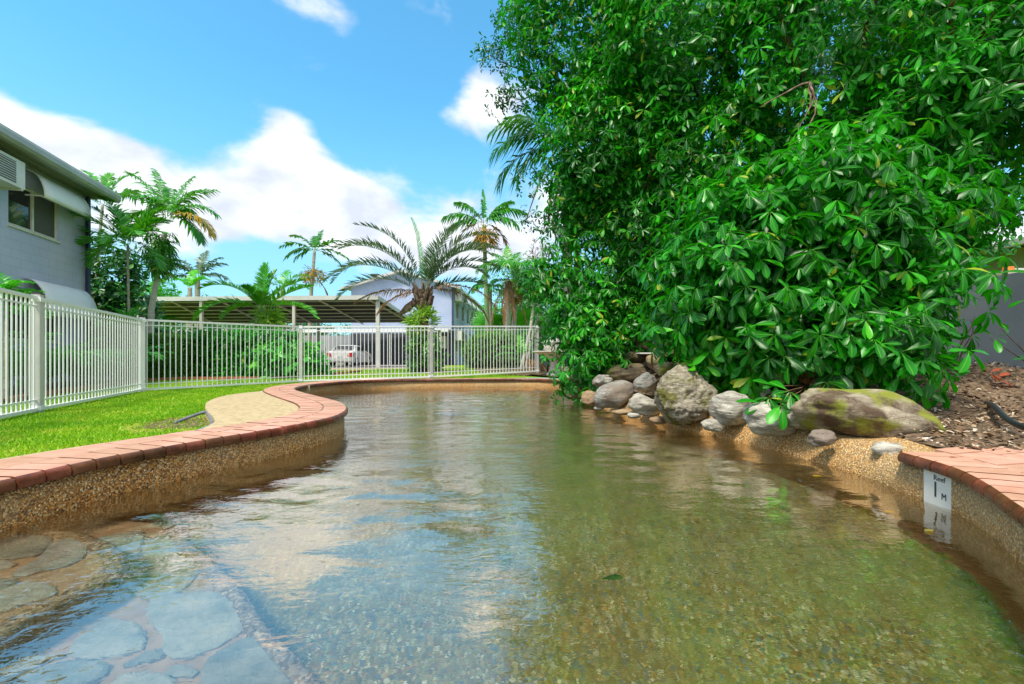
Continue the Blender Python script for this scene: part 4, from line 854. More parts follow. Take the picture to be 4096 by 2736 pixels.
# feathery grey green palm with the boots, in front of the far building
c = at(1692, 1165, 14.5); fr = []
def F_(az, e0, e1, L_, **k): return (c+Vector((math.cos(R(az))*.10, math.sin(R(az))*.1, rng.uniform(-.05, .1))), az, e0, e1, L_, k)
g = dict(mat='palmgrey')
fr = [F_(190, 68, -42, 3.6, **g), F_(178, 55, -58, 3.4, **g), F_(200, 45, -52, 3.2, **g), F_(170, 32, -52, 3.2, **g), F_(185, 80, 0, 3.1, **g), F_(120, 84, 40, 3.0, mat='palm', r=.35, leaf=.26, vshape=1.2), F_(215, 62, -30, 3.0, **g),
      F_(350, 75, -15, 3.1, **g), F_(5, 66, -20, 3.0, **g), F_(20, 58, -30, 2.8, **g), F_(-25, 62, -35, 2.9, **g), F_(0, 82, 15, 3.2, **g), F_(30, 72, 0, 3.0, **g), F_(-50, 70, 0, 2.8, **g), F_(80, 75, 10, 2.9, **g), F_(10, 28, -22, 2.1, **g), F_(-15, 50, -50, 2.4, **g),
      F_(-10, 20, -62, 2.6, mat='palmdead', droopl=1.2, name='dead_frond', leaf=.42), F_(8, 5, -66, 2.3, mat='palmdead', droopl=1.3, name='dead_frond', leaf=.4), F_(186, 8, -35, 2.1, mat='palmdead', droopl=1.3, name='dead_frond', leaf=.4), F_(205, -5, -60, 1.5, mat='palmdead', droopl=1.2, name='dead_frond', leaf=.4)]
for f in fr: f[5].setdefault('droopl', .15); f[5].setdefault('vshape', .5)
p1 = palm((c.x, c.y, .05), 'grey green palm with long arching fronds and dead brown ones by the far building', fr, ([(c.x, c.y, 0), (c.x, c.y+.02, c.z-.55)], [.20, .16]), 'boots', leaf=.50, nl=46, w=.036)
mb = MB()
for i in range(26):
    a = i*2.4; zz = -.62+.62*i/26; r0 = .17+.02*(i % 3); h = Vector((math.cos(a), math.sin(a), 0)); b = c+Vector((0, 0, zz))+h*r0*.8
    mb.tube([b, b+h*.10+Vector((0, 0, .14)), b+h*.17+Vector((0, 0, .30))], [.075, .06, .035], 5)
mb.ob('leaf_bases', MT['boots'], p1, False)
mb = MB(); mb.tube([c+Vector((-.25, -.1, -.35)), c+Vector((-.45, -.15, -.55)), c+Vector((-.75, -.2, -.80))], [.09, .13, .03], 7); mb.ob('flower_sheath', MT['boots'], p1, True)
lv = Leaves(); C, A_, S = shell((c.x, c.y-.1, c.z-1.05), (.34, .3, .42), 90, .12, 3, .5); lv.whorls(C, A_, 6, .30, S*.8+.1, (10, 60), .1, .35)
sf = thing('staghorn_fern', (c.x, c.y-.1, 1.2), 'yellow green fern growing round the trunk of the grey green palm', 'fern'); lv.build('foliage', MT['lime'], sf, 0)
# squat lime green palm in front of the carport
c = at(1045, 1235, 15.0); K = dict(p=1.25, droopl=.22, vshape=.55, fwd=.45)
fr = [F_(183, 52, -28, 2.1, **K), F_(192, 28, -62, 2.1, **dict(K, r=.62)), F_(2, 38, 8, 1.75, **K), F_(-8, 22, -48, 2.0, **dict(K, r=.6)), F_(95, 86, 70, 1.5, **dict(K, r=.55)), F_(60, 80, 60, 1.35, **K), F_(140, 62, -5, 1.5, **K), F_(215, 5, -60, 1.1, **K), F_(300, 45, 5, 1.0, **K), F_(30, 58, 15, 1.6, **K), F_(255, 60, 10, .9, **K)]
p2 = palm((c.x, c.y, .02), 'squat bright green palm with curling fronds in front of the carport roof', fr, ([(c.x, c.y, 0), (c.x, c.y, c.z-.45)], [.17, .15]), 'trunk', leaf=.46, nl=44, w=.045)
mb = MB(); mb.tube([c+Vector((0, 0, -.75)), c+Vector((0, 0, -.45)), c+Vector((0, 0, -.05)), c+Vector((0, 0, .15))], [.20, .19, .12, .07], 9); mb.ob('crownshaft', MT['palmstem'], p2, True)
lv = Leaves(); C, A_, S = shell((c.x+.42, c.y-.25, c.z-.38), (.34, .25, .28), 90, .14, 4, .1); lv.whorls(C, A_+np.array([.5, 0, -.6]), 8, .34, S, (20, 75), .7, .16); lv.build('flower_spray', MT['lime'], p2, 0)
# thin tall palm beyond the carport
c = at(1258, 1000, 38); K = dict(droopl=.5, vshape=.1, r=.15)
fr = [F_(182, 38, -42, 3.0, **K), F_(190, 5, -60, 2.6, **K), F_(-4, 42, -15, 2.4, **K), F_(0, 8, -50, 3.0, **K), F_(170, 62, -10, 2.6, **K), F_(60, 85, 50, 2.0, **K), F_(110, 70, 20, 2.2, **K), F_(20, -5, -65, 2.4, **K), F_(200, -10, -70, 1.8, **K), (c+Vector((.2, 0, -2.3)), 5, -50, -88, 2.6, dict(mat='palmdead', leaf=.3, name='dead_frond', droopl=1))]
p3 = palm((c.x, c.y, 0), 'slim tall palm silhouetted alone above the carport roof', fr, ([(c.x-.45, c.y, 0), (c.x-.35, c.y, 5), (c.x, c.y, c.z-.1)], [.20, .15, .12]), 'trunk', leaf=.75, nl=24, w=.15, rach=.04)
lv = Leaves(); C, A_, S = shell((c.x-.15, c.y, c.z-2.1), (.8, .5, .45), 50, .3, 4, .2); lv.whorls(C, A_, 6, .5, S, (-20, 60), .5, .4); lv.build('fruit_spray', MT['palmgold'], p3, 0)
# tall palm with the yellowing frond, left
c = at(668, 872, 13.0); K = dict(droopl=.75, vshape=.05)
fr = [F_(172, 72, 18, 1.9, **dict(K, r=.5)), F_(185, 52, -25, 1.6, **K), F_(150, 84, 40, 1.8, **K), F_(120, 80, 10, 1.5, **K), F_(60, 84, 45, 1.6, **K), F_(10, 68, -8, 1.6, **K), F_(0, 40, -50, 1.5, **K), F_(-10, 22, -80, 1.7, **dict(K, mat='palmgold')), F_(20, 15, -70, 1.3, **K), F_(45, 78, 20, 1.2, **K), F_(200, 18, -55, 1.1, **K), F_(270, 50, -20, .9, **K), F_(190, -10, -75, 1.2, **K), F_(-5, -8, -80, 1.3, **K), F_(90, 55, -10, 1.0, **K)]
p4 = palm((at(603, 1300, 13).x, 13, -.03), 'tallest palm of the left trio with one yellowing frond hanging right', fr, ([(at(600, 1300, 13).x, 13, -.1), at(606, 1240, 13), at(632, 1090, 13), at(660, 930, 13)], [.088, .078, .068, .062]), 'palewood', leaf=.46, nl=38, w=.046)
lv = Leaves(); C, A_, S = shell(E(648, 1010, 13), (.35, .3, .55), 130, .2, 4, .2); lv.whorls(C, A_, 6, .32, S, (-50, 10), .8, .3); lv.build('old_flower_stalks', MT['palm'], p4, 0)
# mid left palm with stiff fan of leaflets
c = at(512, 965, 12.0); K = dict(droopl=.25, vshape=.25, fwd=.75)
fr = [F_(188, 30, -28, 1.5, **K), F_(180, 58, 8, 1.75, **K), F_(170, 78, 30, 1.6, **K), F_(40, 80, 35, 1.5, **K), F_(195, 5, -40, 1.2, **dict(K, r=.75)), F_(160, 75, 45, 1.15, **K), F_(15, 72, 25, 1.2, **K), F_(0, 50, 8, 1.1, **K), F_(-12, 22, -20, 1.05, **K), F_(210, 42, 0, 1.3, **dict(K, r=.7)), F_(-40, 30, -40, .9, **K), F_(280, 20, -60, .8, **dict(K, r=.6)), F_(200, -20, -80, 1.0, **K), F_(5, -20, -80, 1.0, **K), F_(60, 60, 10, 1.1, **K)]
p5 = palm((c.x, c.y, -.05), 'shorter palm left of the tallest one with thin brown trunk', fr, ([(at(516, 1300, 12).x, 12, -.1), at(515, 1230, 12), at(512, 1060, 12), at(512, 980, 12)], [.034, .030, .028, .028]), 'trunk', leaf=.50, nl=34, w=.042)
# fishtail palm behind the left building roof
c = at(410, 820, 18.0); K = dict(droopl=.3, vshape=.2, fwd=.7)
fr = [F_(172, 52, 15, 2.7, **K), F_(160, 70, 30, 1.9, **K), F_(178, 35, 5, 1.8, **K), F_(60, 80, 30, 2.0, **K), F_(20, 55, -10, 1.5, **K), F_(200, 60, 20, 1.6, **K), F_(100, 85, 60, 1.4, **K)]
palm((c.x, c.y, 0), 'palm fronds rising behind the roof edge of the left building', fr, ([(c.x-.6, c.y, 0), tuple(c)], [.06, .05]), 'trunk', leaf=.55, nl=16, w=.12)
# greyish palm over the middle of the carport
c = at(790, 1110, 40); K = dict(mat='palmgrey', droopl=.6, vshape=.1)
fr = [F_(180, 45, -30, 3.4, **K), F_(172, 65, -5, 3.2, **K), F_(190, 20, -45, 3.0, **K), F_(5, 60, -10, 2.8, **K), F_(0, 25, -40, 2.6, **K), F_(90, 85, 40, 3.0, **K), F_(45, 75, 15, 2.8, **K), F_(220, 55, -5, 2.5, **K)]
palm((c.x, c.y, 0), 'greyish palm above the middle of the long carport roof', fr, ([(c.x, c.y, 0), tuple(c)], [.25, .2]), leaf=1.0, nl=26, w=.14, rach=.04)
c = at(1130, 1150, 33); K = dict(droopl=.5, vshape=.3, r=.6)
fr = [F_(180, 60, -10, 2.0, **K), F_(10, 55, -15, 2.0, **K), F_(0, 20, -40, 1.9, **K), F_(185, 25, -40, 2.0, **K), F_(90, 80, 30, 1.8, **K)]
palm((c.x, c.y, 0), 'small palm peeking over the carport roof right of the squat palm', fr, ([(c.x, c.y, 0), tuple(c)], [.2, .15]), leaf=.8, nl=22, w=.09)
c = at(760, 1150, 36); K = dict(droopl=.4, vshape=.4, r=.85, mat='bright')
fr = [F_(180, 60, -10, 1.4, **K), F_(10, 55, -15, 1.4, **K), F_(90, 80, 40, 1.6, **K), F_(40, 70, 20, 1.3, **K), F_(140, 60, 20, 1.3, **K)]
palm((c.x, c.y, 0), 'lime green tufted palm left of the greyish one behind the carport', fr, ([(c.x, c.y, 0), tuple(c)], [.2, .15]), leaf=.8, nl=22, w=.10)
# tall palm right, orange dead frond
c = at(1936, 890, 22); K = dict(droopl=1.1, vshape=-.1, r=.3)
fr = [F_(100, 86, 60, 1.9, **dict(K, leaf=.4, vshape=1.0)), F_(160, 68, 0, 2.0, **K), F_(185, 40, -40, 2.1, **K), F_(20, 70, 5, 2.0, **K), F_(0, 45, -35, 2.2, **K), F_(-20, 20, -60, 1.9, **K), F_(200, 15, -60, 1.9, **K), F_(40, 60, 0, 1.9, **K), F_(190, -20, -82, 1.9, mat='palmgold', name='dead_frond', r=.9), F_(-10, -25, -80, 1.5, mat='palmdead', name='dead_frond')]
p9 = palm((c.x, c.y, 0), 'tall palm with a hanging orange frond between the grey palm and the big tree', fr, ([at(1955, 1460, 22), at(1950, 1300, 22), at(1942, 1100, 22), at(1937, 900, 22)], [.15, .12, .10, .10]), 'palmstem', leaf=.62, nl=28, w=.085)
lv = Leaves(); C, A_, S = shell(E(1950, 945, 21.8), (.35, .3, .42), 50, .2, 4, .2); lv.whorls(C, A_+np.array([.3, 0, -.6]), 8, .45, S*.5+.5, (10, 70), .9, .2); lv.build('flower_spray', MT['palmgold'], p9, 0)
# palm with the brown skirt and white trunk
c = at(2032, 1085, 20); K = dict(droopl=.9, vshape=.0, fwd=.35, r=.45)
fr = [F_(180, 45, -60, 1.5, **K), F_(190, 20, -75, 1.3, **K), F_(0, 48, -58, 1.5, **K), F_(-10, 18, -75, 1.3, **K), F_(270, 55, -65, 1.2, **K), F_(95, 86, 60, 1.2, **dict(K, r=.7)), F_(50, 80, 20, 1.3, **K), F_(140, 75, 10, 1.3, **K), F_(225, 50, -50, 1.2, **K), F_(300, 52, -50, 1.2, **K)]
p10 = palm((c.x, c.y, 0), 'feathery palm wearing a skirt of dead brown leaves over a white trunk', fr, ([at(2030, 1470, 20), at(2032, 1300, 20), at(2030, 1120, 20)], [.16, .13, .10]), 'palewood', leaf=.55, nl=40, w=.04)
for a_, e_, l_ in ((200, -60, 2.6), (250, -70, 2.2), (300, -66, 2.0), (340, -58, 2.8), (180, -75, 1.7)): frond(p10, c+Vector((0, 0, -.25)), a_, e_, -89, l_, leaf=.22, nl=26, w=.05, mat='palmdead', droopl=1.6, name='dead_frond', bare=.05)
c = at(2066, 1150, 20.5)
p11 = palm((c.x, c.y, 0), 'slender white trunked palm with a yellow flower spray right of the skirted one', [F_(10, 60, -30, 1.4), F_(-20, 30, -60, 1.3), F_(60, 75, 0, 1.3), F_(100, 80, 40, 1.2), F_(200, 40, -50, 1.1)], ([at(2050, 1470, 20.5), at(2056, 1300, 20.5), at(2064, 1180, 20.5)], [.13, .11, .09]), 'palewood', leaf=.5, nl=30, w=.05)
lv = Leaves(); C, A_, S = shell(tuple(c+Vector((-.02, -.2, -.22))), (.22, .2, .38), 50, .15, 4, .2); lv.whorls(C, A_+np.array([0, 0, -.8]), 7, .3, S, (10, 70), .9, .2); lv.build('flower_spray', MT['palmgold'], p11, 0)
c = at(1958, 1155, 23); K = dict(droopl=1.0, vshape=-.1)
palm((c.x, c.y, 0), 'drooping dark palm with grey trunk just right of the far building', [F_(180, 50, -70, 1.0, **K), F_(190, 20, -80, 1.3, **K), F_(0, 50, -70, .8, **K), F_(-15, 10, -80, 1.1, **K), F_(60, 80, -10, .9, **K), F_(140, 70, -30, .9, **K), F_(270, 40, -80, 1.0, **K), F_(215, 30, -80, 1.1, **K)], ([at(1958, 1465, 23), tuple(c)], [.17, .13]), 'trunk', leaf=.35, nl=24, w=.07)
# dark palm leaning out from behind the big tree
c = at(2270, 590, 10.5); K = dict(droopl=.85, vshape=.0, r=.3)
p13 = palm((c.x, c.y, 0), 'dark green palm with drooping fronds pushing out behind the big tree', [F_(182, 45, -42, 1.9, **K), F_(190, 22, -60, 1.9, **K), F_(178, 8, -75, 1.9, **K), F_(172, 62, -20, 1.7, **K), F_(205, 30, -62, 1.7, **K), F_(195, -10, -82, 1.6, **K), F_(60, 70, 0, 1.4, **K), F_(300, 30, -60, 1.4, **K)], ([(c.x, c.y, 0), tuple(c)], [.13, .10]), 'trunk', leaf=.62, nl=34, w=.045)
for dx, l_ in ((-40, 1.1), (-25, 1.4), (-60, .9)): frond(p13, c+Vector((dx/F*10.5, -.1, -.9)), 200, -80, -89, l_, leaf=.12, nl=24, w=.05, mat='palmdead', droopl=1.6, name='dead_frond')
# fan palms low behind the garden wall
def fan(parent, base, cen, up, rad, n=26, mat='palm', r=.4, spread=150, nm='fan_leaf'):
    base, cen = Vector(base), Vector(cen); V = []; Fc = []; rn = []; md = []
    y = (cen-base).normalized(); z = Vector(up); x = y.cross(z).normalized(); z = x.cross(y)
    for k in range(n):
        a = R(-spread+2*spread*k/(n-1)); d = (y*math.cos(a)+x*math.sin(a)); w = rad*.07; q = d.cross(z)
        p0 = cen; p1_ = cen+d*rad*.55+z*rad*.05; p2_ = cen+d*rad*rng.uniform(.9, 1.05); p2_.z -= rad*.28; b = len(V)
        V += [tuple(p0-q*w*.2), tuple(p0+q*w*.2), tuple(p1_-q*w), tuple(p1_+q*w), tuple(p2_)]; Fc += [(b, b+1, b+3), (b, b+3, b+2), (b+2, b+3, b+4)]; rr = min(1, max(0, r+rng.gauss(0, .1))); rn += [rr]*5; md += [.3, .3, 1, 1, 1]
    b = len(V); s_ = x*.012; V += [tuple(base-s_), tuple(base+s_), tuple(cen-s_), tuple(cen+s_)]; Fc += [(b, b+1, b+3), (b, b+3, b+2)]; rn += [r]*4; md += [0]*4
    return link(bpy.data.objects.new(nm, tri_mesh(nm, V, Fc, MT[mat], rn, md, False)), parent)
for (px, py, d, label) in ((2000, 1330, 25, 'broad fan palm behind the blue garden wall on the left'), (2120, 1330, 24, 'broad fan palm behind the blue garden wall on the right')):
    c = at(px, py, d); fp = thing('fan_palm', (c.x, c.y, 0), label, 'palm'); trunk(fp, [(c.x, c.y, 0), tuple(c)], [.15, .12], 'boots')
    for k in range(13):
        a = R(k*137); e = R(rng.uniform(-15, 75)); h = Vector((math.cos(a)*math.cos(e), math.sin(a)*math.cos(e), math.sin(e))); fan(fp, c, c+h*rng.uniform(.7, 1.1), (h.x*.3, -.8, .5), rng.uniform(.6, .85), r=rng.uniform(.3, .7))
# two slim leaning trunks by the garden wall
for pts, lb in (([at(2085, 1478, 15.5), at(2120, 1330, 15.5), at(2150, 1130, 15.5)], 'slim pale leaning trunk left of its pair by the fence end'), ([at(2105, 1478, 15.8), at(2130, 1350, 15.8), at(2185, 1150, 15.8)], 'slim pale leaning trunk right of its pair by the fence end')):
    t = thing('slim_tree', tuple(pts[0]), lb, 'tree'); trunk(t, pts, [.075, .06, .05], 'palewood')
    lv = Leaves(); C, A_, S = shell(tuple(pts[-1]), (.6, .6, .5), 100, .3, 5, .3); lv.whorls(C, A_, 7, .18, S); lv.build('foliage', MT['leafB'], t, 0)
dr = thing('dry_shrub', at(2150, 1400, 17), 'bare twiggy plant with dry brown leaves against the sky', 'shrub'); c = at(2150, 1150, 17)
limbs(dr, 'stem', (at(2145, 1450, 17).x, 17, 0), [E(2150, 1010, 17), E(2130, 990, 17), E(2175, 985, 17), E(2140, 1050, 17), E(2190, 1040, 17)], .03, MT['boots'])
lv = Leaves(); C, A_, S = shell(E(2155, 1020, 17), (.35, .3, .45), 40, .2, 3, .2); lv.whorls(C, A_, 4, .16, S, (20, 70), .1, .4); lv.build('dry_leaves', MT['palmdead'], dr, 0)
# ------------------------------------------------------------------ hedges and shrubs behind the fence
def bushy(name, label, blobs, mat, leaf, cat='hedge', nleaf=5, clump=.16, per=5, stem=True, phi=(-20, 50), droop=.1, base=0, wid=1.1, box=None, loc=None, inner=.75, smat='bark'):
    c0 = Vector(blobs[0][0]) if blobs else Vector(box[0]); t = thing(name, (c0.x, c0.y, zg(c0.x, c0.y)), label, cat); lv = Leaves()
    for c, rad, n in blobs:
        C, A_, S = shell(c, rad, n, clump, per, inner, .5); lv.whorls(C, A_, nleaf, leaf, S, phi, droop, wid)
    if box:
        (x0, y0, z0), (x1, y1, z1), n = box; C = []; A_ = []
        for _ in range(n):
            f = nr.rand(); p = np.array([nr.uniform(x0, x1), nr.uniform(y0, y1), nr.uniform(z0, z1)])
            if f < .5: p[1] = y0; a = (0, -1, .3)
            elif f < .78: p[2] = z1+.04*math.sin(p[0]*3); a = (0, -.2, 1)
            elif f < .86: p[0] = x0; a = (-1, 0, .3)
            elif f < .94: p[0] = x1; a = (1, 0, .3)
            else: p[1] = y1; a = (0, 1, .3)
            C.append(p+nr.randn(3)*clump*.25); A_.append(a)
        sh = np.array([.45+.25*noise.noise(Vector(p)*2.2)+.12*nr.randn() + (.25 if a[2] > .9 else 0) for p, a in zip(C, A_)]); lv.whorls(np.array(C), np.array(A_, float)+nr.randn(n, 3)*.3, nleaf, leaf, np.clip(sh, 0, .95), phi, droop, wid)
    if stem:
        mb = MB(); xs = [c0.x] if not box else list(np.linspace(box[0][0]+.15, box[1][0]-.15, 7)); yy = c0.y if not box else (box[0][1]+box[1][1])/2
        top = c0.z if not box else box[1][2]*.8
        for x in xs: mb.tube([(x, yy, zg(x, yy)-.02), (x+.04, yy, top)], [.03, .015], 6)
        mb.ob('stems', MT[smat], t, True)
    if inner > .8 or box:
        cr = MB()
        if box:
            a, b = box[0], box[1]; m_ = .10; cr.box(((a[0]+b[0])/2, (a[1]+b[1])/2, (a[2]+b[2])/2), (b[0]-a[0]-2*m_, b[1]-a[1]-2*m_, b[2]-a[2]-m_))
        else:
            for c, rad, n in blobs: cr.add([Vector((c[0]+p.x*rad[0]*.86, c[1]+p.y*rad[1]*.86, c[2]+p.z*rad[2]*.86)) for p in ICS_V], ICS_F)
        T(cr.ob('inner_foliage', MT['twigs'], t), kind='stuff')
    lv.build('foliage', mat, t, 0); return t
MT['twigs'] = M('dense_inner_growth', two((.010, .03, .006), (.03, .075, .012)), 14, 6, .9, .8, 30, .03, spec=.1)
def P_(px, d): return (px-CX)/F*d
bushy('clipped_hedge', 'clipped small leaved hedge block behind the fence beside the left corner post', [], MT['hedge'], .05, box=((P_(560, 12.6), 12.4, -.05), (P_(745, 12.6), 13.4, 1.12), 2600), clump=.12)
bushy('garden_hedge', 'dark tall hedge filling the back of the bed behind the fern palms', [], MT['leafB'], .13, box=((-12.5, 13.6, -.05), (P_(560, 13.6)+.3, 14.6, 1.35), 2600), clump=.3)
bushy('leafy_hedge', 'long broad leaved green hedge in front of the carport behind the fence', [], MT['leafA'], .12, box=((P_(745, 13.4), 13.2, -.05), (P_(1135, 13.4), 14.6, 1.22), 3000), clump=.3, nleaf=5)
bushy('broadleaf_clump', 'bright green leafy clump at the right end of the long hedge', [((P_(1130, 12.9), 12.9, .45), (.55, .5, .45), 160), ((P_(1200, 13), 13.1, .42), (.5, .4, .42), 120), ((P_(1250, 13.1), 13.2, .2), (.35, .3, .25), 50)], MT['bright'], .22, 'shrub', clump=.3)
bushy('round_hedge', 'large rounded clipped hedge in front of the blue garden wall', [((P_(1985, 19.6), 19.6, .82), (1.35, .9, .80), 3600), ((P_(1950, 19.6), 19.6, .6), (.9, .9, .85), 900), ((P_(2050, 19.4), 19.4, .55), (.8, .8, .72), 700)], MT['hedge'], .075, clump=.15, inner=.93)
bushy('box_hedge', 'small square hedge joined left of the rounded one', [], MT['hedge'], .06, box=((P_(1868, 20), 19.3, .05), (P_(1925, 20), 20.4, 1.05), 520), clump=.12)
bushy('planter_shrub', 'green shrub round the foot of the grey green palm', [((P_(1705, 14.2), 14.2, .75), (.50, .4, .42), 260), ((P_(1690, 14.2), 14.3, .35), (.4, .35, .35), 90), ((P_(1745, 14), 14.0, .35), (.15, .2, .25), 30)], MT['hedge'], .13, 'shrub', clump=.2)
bushy('urn_shrub', 'small leathery leaved bush standing behind the stone urn', [(E(2190, 1350, 13.2), (.42, .4, .42), 160), (E(2215, 1300, 13.4), (.3, .3, .25), 60)], MT['leafB'], .11, 'shrub', clump=.2)
c = at(2085, 1420, 14.0)
t = thing('young_palm', (c.x, c.y, .08), 'young yellow green palm in front of the slim leaning trunks', 'palm')
for a_, e0, e1, l_, r_ in ((180, 45, -10, .7, .7), (190, 20, -30, .8, .8), (10, 60, 10, .7, .8), (100, 80, 40, .7, .9), (0, 40, -20, .6, .8), (270, 50, 0, .5, .9)): frond(t, c, a_, e0, e1, l_, leaf=.26, nl=16, w=.03, r=r_, mat='bright')
for a_, l_ in ((-5, .8), (-30, .7), (-60, .6)): frond(t, c+Vector((.15, 0, -.15)), a_, 10, -80, l_, leaf=.3, nl=20, w=.025, mat='palmdead', droopl=1.4, name='dead_frond')
# planting bed behind the left fence: feathery fronds
for i, (px, d, top, n, lb) in enumerate(((30, 7.6, 1.15, 12, 'arching feathery fern palm at the left edge behind the fence'), (170, 8.4, .95, 11, 'feathery fern palm behind the first fence post'), (290, 9.4, 1.0, 11, 'feathery fern palm below the curved awning'), (400, 10.4, 1.05, 11, 'feathery fern palm right of the curved awning'), (505, 11.4, 1.1, 12, 'feathery fern palm nearest the corner post'))):
    x = P_(px, d); t = thing('fern_palm', (x, d, -.1), lb, 'palm', 'fern palms in the bed behind the fence'); b = Vector((x, d, .0))
    for k in range(n+4):
        frond(t, b+Vector((rng.uniform(-.2, .2), rng.uniform(-.2, .2), .05)), k*360/n+rng.uniform(-20, 20), rng.uniform(55, 84), rng.uniform(-50, 5), top*rng.uniform(.9, 1.35), leaf=.34, nl=22, w=.03, r=rng.uniform(.3, .7), mat='palm' if k % 3 else 'bright', droopl=.5)
for px, py, d, s_, lb in ((25, 1100, 6.2, .42, 'bright green tufted plant at the left picture edge before the awning'), (120, 1200, 6.8, .3, 'green strappy plant poking above the fence rail'), (500, 1225, 11.5, .5, 'arching green fronds above the fence right of the building corner')):
    c = at(px, py+40, d); t = thing('cordyline', (c.x, c.y, -.1), lb, 'plant'); mb = MB(); mb.tube([(c.x, c.y, -.12), tuple(c)], [.03, .02], 6); mb.ob('stem', MT['trunk'], t)
    for k in range(16): frond(t, c+Vector((0, 0, -rng.random()*s_*.5)), k*73, rng.uniform(10, 80), rng.uniform(-40, 20), s_*rng.uniform(.6, 1.1), leaf=.16, nl=12, w=.03, mat='bright', r=rng.random())
# fill plants and background greenery
bushy('dark_shrub', 'dark bushy shrub beside the downpipe of the left building', [(E(440, 1120, 15), (.75, .7, 1.3), 420), (E(500, 1260, 15), (.9, .7, .8), 240)], MT['leafB'], .22, 'shrub', clump=.35)
bushy('garden_bush', 'light green bush left of the long carport', [(E(590, 1290, 26), (1.3, 1, .9), 160), (E(540, 1200, 27), (1.4, 1, 1.0), 160), (E(615, 1180, 28), (1.0, 1, .9), 100)], MT['bright'], .3, 'shrub', clump=.5)
for i, (px, py, d, rx, rz, n, m_, lb) in enumerate((
        (2010, 1300, 40, 2.6, 2.4, 420, 'bright', 'light green tree mass behind the skirted palm'), (2180, 1330, 32, 2.8, 2.2, 420, 'leafB', 'dark tree behind the slim leaning trunks'), (2120, 1150, 34, 2.0, 2.6, 320, 'hedge', 'mid green tree rising behind the white trunked palm'),
        (2500, 1150, 22, 3.2, 3.0, 600, 'leafB', 'deep green tree behind the overhanging shrub'), (2900, 1000, 18, 3.6, 3.4, 700, 'leafB', 'deep green tree behind the rock pile'), (3400, 900, 16, 3.2, 3.0, 600, 'leafB', 'deep green tree behind the near shrub'), (3150, 300, 17, 3.6, 3.2, 500, 'leafB', 'high dark crown behind the umbrella tree'),
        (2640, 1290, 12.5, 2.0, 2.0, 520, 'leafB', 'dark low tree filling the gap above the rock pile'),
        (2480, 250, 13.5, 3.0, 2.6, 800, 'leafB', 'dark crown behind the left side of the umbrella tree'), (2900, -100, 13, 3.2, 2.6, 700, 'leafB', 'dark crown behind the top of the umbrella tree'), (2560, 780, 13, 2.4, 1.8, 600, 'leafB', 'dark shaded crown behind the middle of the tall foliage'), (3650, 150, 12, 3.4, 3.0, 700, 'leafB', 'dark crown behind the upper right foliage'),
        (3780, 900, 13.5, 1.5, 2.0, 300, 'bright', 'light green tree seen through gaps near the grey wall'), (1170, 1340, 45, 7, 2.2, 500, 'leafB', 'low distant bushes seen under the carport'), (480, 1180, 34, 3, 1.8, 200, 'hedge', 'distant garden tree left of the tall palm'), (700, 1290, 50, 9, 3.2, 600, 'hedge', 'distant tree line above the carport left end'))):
    c = at(px, py, d); t = thing('background_tree', (c.x, c.y, 0), lb, 'tree'); lv = Leaves(); k = d/26
    for q in range(4):
        cc = (c.x+rng.uniform(-.5, .5)*rx, c.y+rng.uniform(-.3, .3)*rx, c.z+rng.uniform(-.4, .4)*rz); C, A_, S = shell(cc, (rx*.65, rx*.6, rz*.65), int(n*.6), .5*k+.3, 5, .4); lv.whorls(C, A_, 6, .19*max(1, k*1.0), S)
    lv.build('foliage', MT[m_], t, 0); mb = MB(); mb.tube([(c.x, c.y, -.1), (c.x+.1, c.y, c.z*.5), (c.x, c.y, c.z)], [.2, .16, .08], 7); mb.ob('trunk', MT['bark'], t, True)
# ------------------------------------------------------------------ garden edging, path, beds
def slope(x, y): return zg(x, y)
ed = thing('garden_edging', (-5, 12, -.05), 'row of terracotta edging bricks along the planting bed behind the fence', 'edging')
ep = [Vector(p) for p in ((-6.6, 5.6), (-8.0, 8.0), (-8.6, 9.6), (-9.2, 11.4), (-8.8, 12.1), (-7.6, 12.2), (-6.5, 12.5), (-5.4, 12.9), (-5.0, 13.6), (-5.0, 15.0))]
bm_ = mesh('edging_brick', MB().box((0, 0, 0), (.10, .225, .09)).v, MB().box((0, 0, 0), (.10, .225, .09)).f, MT['brickedge'])
for a, b in zip(ep, ep[1:]):
    n = max(1, round((b-a).length/.235))
    for k in range(n):
        p = a.lerp(b, (k+.5)/n); o = bpy.data.objects.new('brick', bm_); o.location = (p.x, p.y, zg(p.x, p.y)+.03); o.rotation_euler = (rng.gauss(0, .02), rng.gauss(0, .02), math.atan2((b-a).y, (b-a).x)-math.pi/2+rng.gauss(0, .03)); link(o, ed)
sheet('planting_bed', [(-6.65, 5.6), (-8.05, 8.0), (-8.65, 9.6), (-9.25, 11.4), (-8.8, 12.15), (-7.6, 12.25), (-6.5, 12.55), (-5.4, 12.95), (-5.05, 13.6), (-5.05, 15.2), (-14, 15.2), (-14, 5.6)], MT['mulch'], .012, kind='structure', step=.8)
pth = [gp(x, y, .05) for x, y in ((1150, 1477), (1300, 1482), (1500, 1481), (1650, 1479), (1760, 1476), (1850, 1470))]
sheet('garden_path', [(p.x, p.y) for p in pth][::-1]+[(-4.4, 26), (-7.0, 23.5), (-11.5, 21.0)], MT['path'], .014, kind='structure', step=1.0)
sheet('carport_floor', [(-17, 20.6), (-5.9, 20.2), (-4.6, 24.0), (-5.0, 35.9), (-19, 38)], MT['drive'], .022, kind='structure', step=2)
sheet('mulch_strip', [(p[0], p[1]) for p in (gp(1640, 1482, .06), gp(1760, 1478, .06), gp(1740, 1468, .05), gp(1655, 1468, .05))], MT['mulch'], .03, kind='structure', step=.8)
